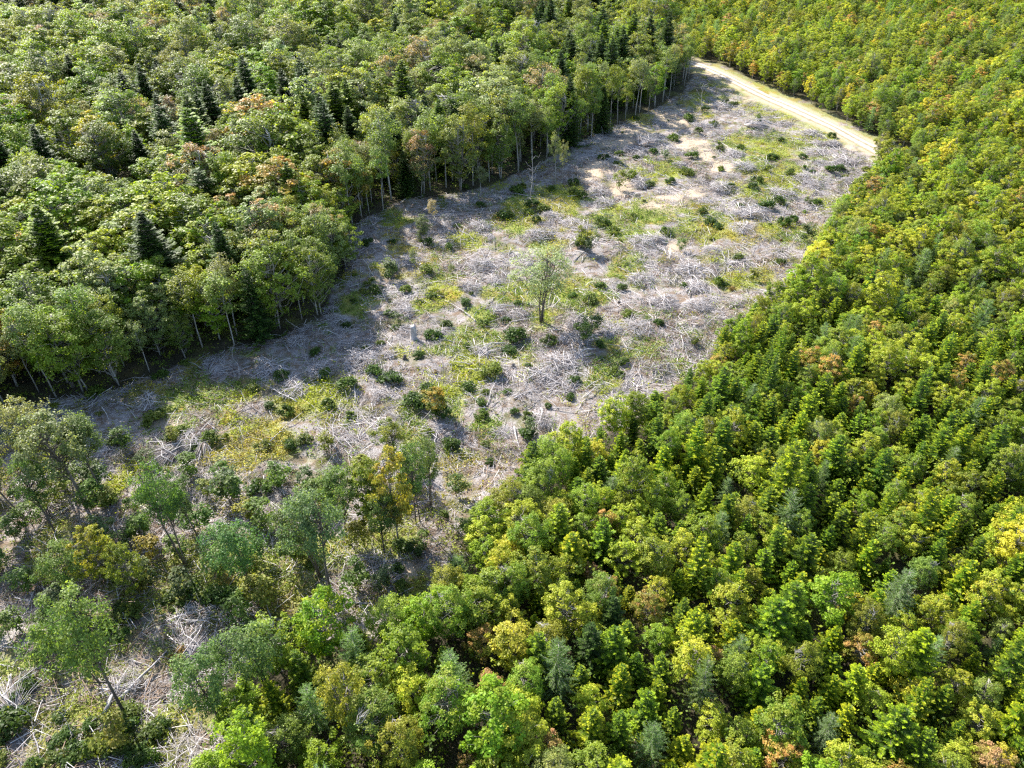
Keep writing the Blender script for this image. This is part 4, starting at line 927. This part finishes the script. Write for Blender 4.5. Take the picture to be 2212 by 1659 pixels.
for i, (x, y) in enumerate(pts):
    pr = SN[i % 5]; s = rng.uniform(.35, .85)
    thing('dead_tree', 'dead tree', (x, y, float(hz(x, y))), rng.uniform(0, 6), s, [('trunk', pr[0]), ('twigs', pr[1])], 'dead stems standing in the clearing', f"{'leaning' if i % 2 else 'upright'} {'knee-high' if s < .5 else 'thin'} dead stem", 'clearing', zref=1.5, tilt=(rng.normal() * .25, rng.normal() * .25))

def stump_mesh(seed, r, H):
    rng = np.random.default_rng(seed); T = MB(); zs = np.array([-.1, .0, .12, .4 * H, H * .9, H])
    T.tube(np.stack([rng.normal(size=6) * .01, rng.normal(size=6) * .01, zs], -1), r * np.array([1.5, 1.4, 1.12, 1.0, .95, .92]), 10)
    B = MB()
    for k in range(7):
        a = k * .9 + rng.uniform(-.2, .2); q = np.array([math.cos(a), math.sin(a), 0]) * r * .7
        B.tube([q + np.array([0, 0, H * .8]), q * 1.05 + np.array([0, 0, H + rng.uniform(.02, .34) * H * .5])], [r * .32, r * .05], 4)
    return T.mesh('trunk', M_GREY if H > 1 else M_DARKB), B.mesh('broken_top', M_GREY)
ST = [stump_mesh(5, .30, 1.45), stump_mesh(6, .2, .42)]
thing('tree_stump', 'stump', (*at(894, 730)[:2], float(hz(*at(894, 730)[:2]))), 0, 1.0, [('trunk', ST[0][0]), ('broken_top', ST[0][1])], None, '', '', fixed='tall pale broken stump standing in grey brush left of centre')
for i, (k, cx, cyy, lab) in enumerate([(5, 1795, 315, 'short dark leaning stump right of the lone tree'), (5, 1110, 700, 'narrow cut stump beside the dark bushes'), (5, 410, 660, 'small cut stump below the tall pale stump'), (5, 745, 1080, 'dark stump above the tall edge spruce'), (4, 480, 860, 'pale cut stump under the left clump'), (7, 530, 650, 'white cut stump end beneath the broad bright green tree'), (7, 325, 1490, 'pale stump near the lower left corner'), (7, 1060, 1220, 'white split stump right of the crossed logs'), (3, 95, 800, 'dark charred stump at the foot of the ragged dead stem')]):
    g = at(*crop(k, cx, cyy)); thing('tree_stump', 'stump', (g[0], g[1], float(hz(g[0], g[1]))), i, (.8, .8, .9), [('trunk', ST[1][0]), ('broken_top', ST[1][1])], None, '', '', fixed=lab, tilt=(.1 * (i % 3), .15))

# ------------------------------------------------------------------ stuff nobody could count: twigs, ground cover, undergrowth
def litter():
    mb = MB()
    def dens(q, pj, rng):
        _c, g, s = ground_masks(q[:, 0], q[:, 1])
        return rng.random(len(q)) < (1 - .55 * g) * (1 - .9 * s) * smooth(.28, .62, fbm(q[:, 0], q[:, 1], 4.5, 61, 3)) * .9 + .02
    P, rng = clearing_points(44000, 21, extra=dens); n = len(P)
    dep = np.linalg.norm(P - 0, axis=1)
    ang = fbm(P[:, 0], P[:, 1], 3.0, 71, 2) * 9 + rng.normal(size=n) * .7
    L = rng.gamma(2.2, .34, n) + .25; rr = rng.uniform(.006, .018, n) * (1 + dep / 140); big = rng.random(n) < .13; L[big] = rng.uniform(1.0, 2.8, big.sum()); rr[big] = rng.uniform(.016, .036, big.sum())
    d = np.stack([np.cos(ang), np.sin(ang), rng.normal(size=n) * .16], -1); d = unit(d)
    z = hz(P[:, 0], P[:, 1]) + rng.uniform(.02, .26, n)
    c = np.stack([P[:, 0], P[:, 1], z], -1); s = unit(np.cross(d, np.array([0, 0, 1.]))); w = np.cross(s, d)
    bend = rng.normal(size=(n, 1)) * .13 * L[:, None]
    rings = []
    for t, k in ((-.5, 1.), (0, .8), (.5, .4)):
        ctr = c + d * (L * t)[:, None] + (s * bend if t == 0 else 0)
        for a in (0, 2.094, 4.189): rings.append(ctr + (s * math.cos(a) + w * math.sin(a)) * (rr * k)[:, None])
    V = np.stack(rings, 1); Q = []
    for i in range(2):
        for j in range(3): Q.append((i * 3 + j, i * 3 + (j + 1) % 3, i * 3 + 3 + (j + 1) % 3, i * 3 + 3 + j))
    Q = (np.arange(n)[:, None, None] * 9 + np.array(Q)[None]).reshape(-1, 4)
    base = np.array([.38, .35, .35]) * rng.uniform(.45, 1.3, (n, 1)); base[big] = np.array([.56, .52, .50]) * rng.uniform(.6, 1.2, (big.sum(), 1)); br = rng.random(n) < .06 + .5 * smooth(.45, .62, fbm(P[:, 0], P[:, 1], 6, 83, 2)); base[br] = np.array([.24, .17, .12]) * rng.uniform(.6, 1.3, (br.sum(), 1))
    mb.add(V.reshape(-1, 3), Q, 0, tint=np.repeat(base, 6, 0))
    o = bpy.data.objects.new('twig_litter', mb.mesh('twig_litter', M_STICK)); C.objects.link(o); o['kind'] = 'stuff'; o['label'] = 'grey twigs and slash strewn over the clearing'
litter()

def cover():
    mb = MB()
    def dens(q, pj, rng):
        _c, g, s = ground_masks(q[:, 0], q[:, 1])
        low = smooth(930, 1200, pj[:, 1]) * .6
        return rng.random(len(q)) < np.clip(g * 1.0 + low * smooth(.4, .6, fbm(q[:, 0], q[:, 1], 3, 55)) + .22 * smooth(.5, .62, fbm(q[:, 0], q[:, 1], 2.2, 57)), .03, 1) * (1 - .9 * s)
    P, rng = clearing_points(24000, 33, extra=dens); n = len(P); k = 7
    P = np.repeat(P, k, 0) + rng.normal(size=(n * k, 2)) * .16; n *= k
    u, v = leaf_frames(rng, np.array([0, 0, 1.]) + rng.normal(size=(n, 3)) * .6, n)
    hue = fbm(P[:, 0], P[:, 1], 5, 13, 2)[:, None]; r2 = rng.random((n, 1))
    col = np.array([.27, .30, .022]) * (1 - smooth(.52, .66, hue)) + np.array([.31, .27, .05]) * smooth(.56, .70, hue)
    gr = smooth(.52, .42, fbm(P[:, 0], P[:, 1], 7, 23, 2))[:, None]; col = col * (1 - gr) + np.array([.13, .19, .03]) * gr
    lowg = smooth(1000, 1200, proj(np.stack([P[:, 0], P[:, 1], np.zeros(n)], -1))[:, 1])[:, None] * .6; col = col * (1 - lowg) + np.array([.17, .20, .055]) * lowg
    c = np.stack([P[:, 0], P[:, 1], hz(P[:, 0], P[:, 1]) + rng.gamma(1.6, .10, n)], -1)
    sz = rng.uniform(.08, .22, (n, 1))
    mb.leaves(c, u * sz * .5, v * sz * .32, tint=np.clip(col * (.7 + .6 * r2), 0, 1), tint2=np.clip(col * (.9 + .6 * r2), 0, 1), age=rng.random(n), vary=rng.random(n))
    o = bpy.data.objects.new('ground_cover', mb.mesh('ground_cover', M_COVER)); C.objects.link(o); o['kind'] = 'stuff'; o['label'] = 'yellow-green ferns and low plants covering patches of the clearing'
cover()

def undergrowth():
    mb = MB(); rng = np.random.default_rng(66)
    q = np.stack([rng.uniform(-70, 110, 60000), rng.uniform(8, 130, 60000)], -1)
    q = q[~in_poly(q, CLEAR)]; q = q[seg_dist(q, road_line) > 3]
    pj = proj(np.stack([q[:, 0], q[:, 1], np.zeros(len(q))], -1))
    q = q[(pj[:, 0] > -80) & (pj[:, 0] < 2290) & (pj[:, 1] < 1760) & (rng.random(len(q)) < np.clip((65 / pj[:, 2]) ** 1.4, 0, 1))]
    k = 9; hgt = rng.gamma(2.2, .42, len(q)); P = np.repeat(q, k, 0) + rng.normal(size=(len(q) * k, 2)) * .22; n = len(P)
    u, v = leaf_frames(rng, np.array([0, 0, 1.]) + rng.normal(size=(n, 3)) * .6, n); r2 = rng.random((n, 1))
    col = np.where(np.repeat(rng.random((len(q), 1)) < .6, k, 0), np.array([.09, .14, .018]), np.array([.20, .24, .022]))
    c = np.stack([P[:, 0], P[:, 1], hz(P[:, 0], P[:, 1]) + np.repeat(hgt, k) + rng.normal(size=n) * .1 + .05], -1); sz = rng.uniform(.12, .26, (n, 1))
    mb.leaves(c, u * sz * .5, v * sz * .33, tint=np.clip(col * (.7 + .6 * r2), 0, 1), tint2=np.clip(col * (.9 + .6 * r2), 0, 1), age=rng.random(n), vary=rng.random(n))
    o = bpy.data.objects.new('undergrowth', mb.mesh('undergrowth', M_COVER)); C.objects.link(o); o['kind'] = 'stuff'; o['label'] = 'low green undergrowth on the forest floor'
undergrowth()

# ------------------------------------------------------------------ labels: each one says which
ONES = 'first second third fourth fifth sixth seventh eighth ninth tenth eleventh twelfth thirteenth fourteenth fifteenth sixteenth seventeenth eighteenth nineteenth'.split()
TENS = {2: 'twent', 3: 'thirt', 4: 'fort', 5: 'fift', 6: 'sixt', 7: 'sevent', 8: 'eight', 9: 'ninet'}
def ordinal(i):
    n = i + 1
    return ONES[n - 1] if n < 20 else TENS[n // 10] + 'ieth' if n % 10 == 0 else TENS[n // 10] + 'y-' + ONES[n % 10 - 1]
ROWS = [(0, 110, 'top-edge'), (110, 230, 'high'), (230, 360, 'upper'), (360, 520, 'upper-mid'), (520, 700, 'mid-upper'), (700, 900, 'mid-height'), (900, 1090, 'mid-lower'), (1090, 1280, 'lower'), (1280, 1470, 'low'), (1470, 1e9, 'bottom-edge')]
COLS = [(-1e9, 200, 'far left'), (200, 500, 'left'), (500, 850, 'centre-left'), (850, 1250, 'centre'), (1250, 1600, 'centre-right'), (1600, 1920, 'right'), (1920, 1e9, 'far right')]
cells = {}
for t in THINGS:
    if t['fixed']: t['o']['label'] = t['fixed']; continue
    q = proj(t['p']); r = next(w for a, b, w in ROWS if q[1] < b); c = next(w for a, b, w in COLS if q[0] < b)
    cells.setdefault((t['desc'], t['words'], r, c), []).append((q[0], t))
SHORT = {'right forest': 'right wood', 'left forest': 'left wood', 'shaded forest edge': 'shaded wood edge', 'clearing': 'clearing'}
for (desc, zone, r, c), rows in cells.items():
    rows.sort(key=lambda x: x[0])
    for i, (_q, t) in enumerate(rows):
        o_ = '' if len(rows) == 1 else ', leftmost such' if i == 0 else f', {ordinal(i)} from left'
        t['o']['label'] = f"{desc}{o_}, {r} {c} of photo, {SHORT[zone]}"
print('things', len(THINGS), 'max label words', max(len(t['o']['label'].split()) for t in THINGS))
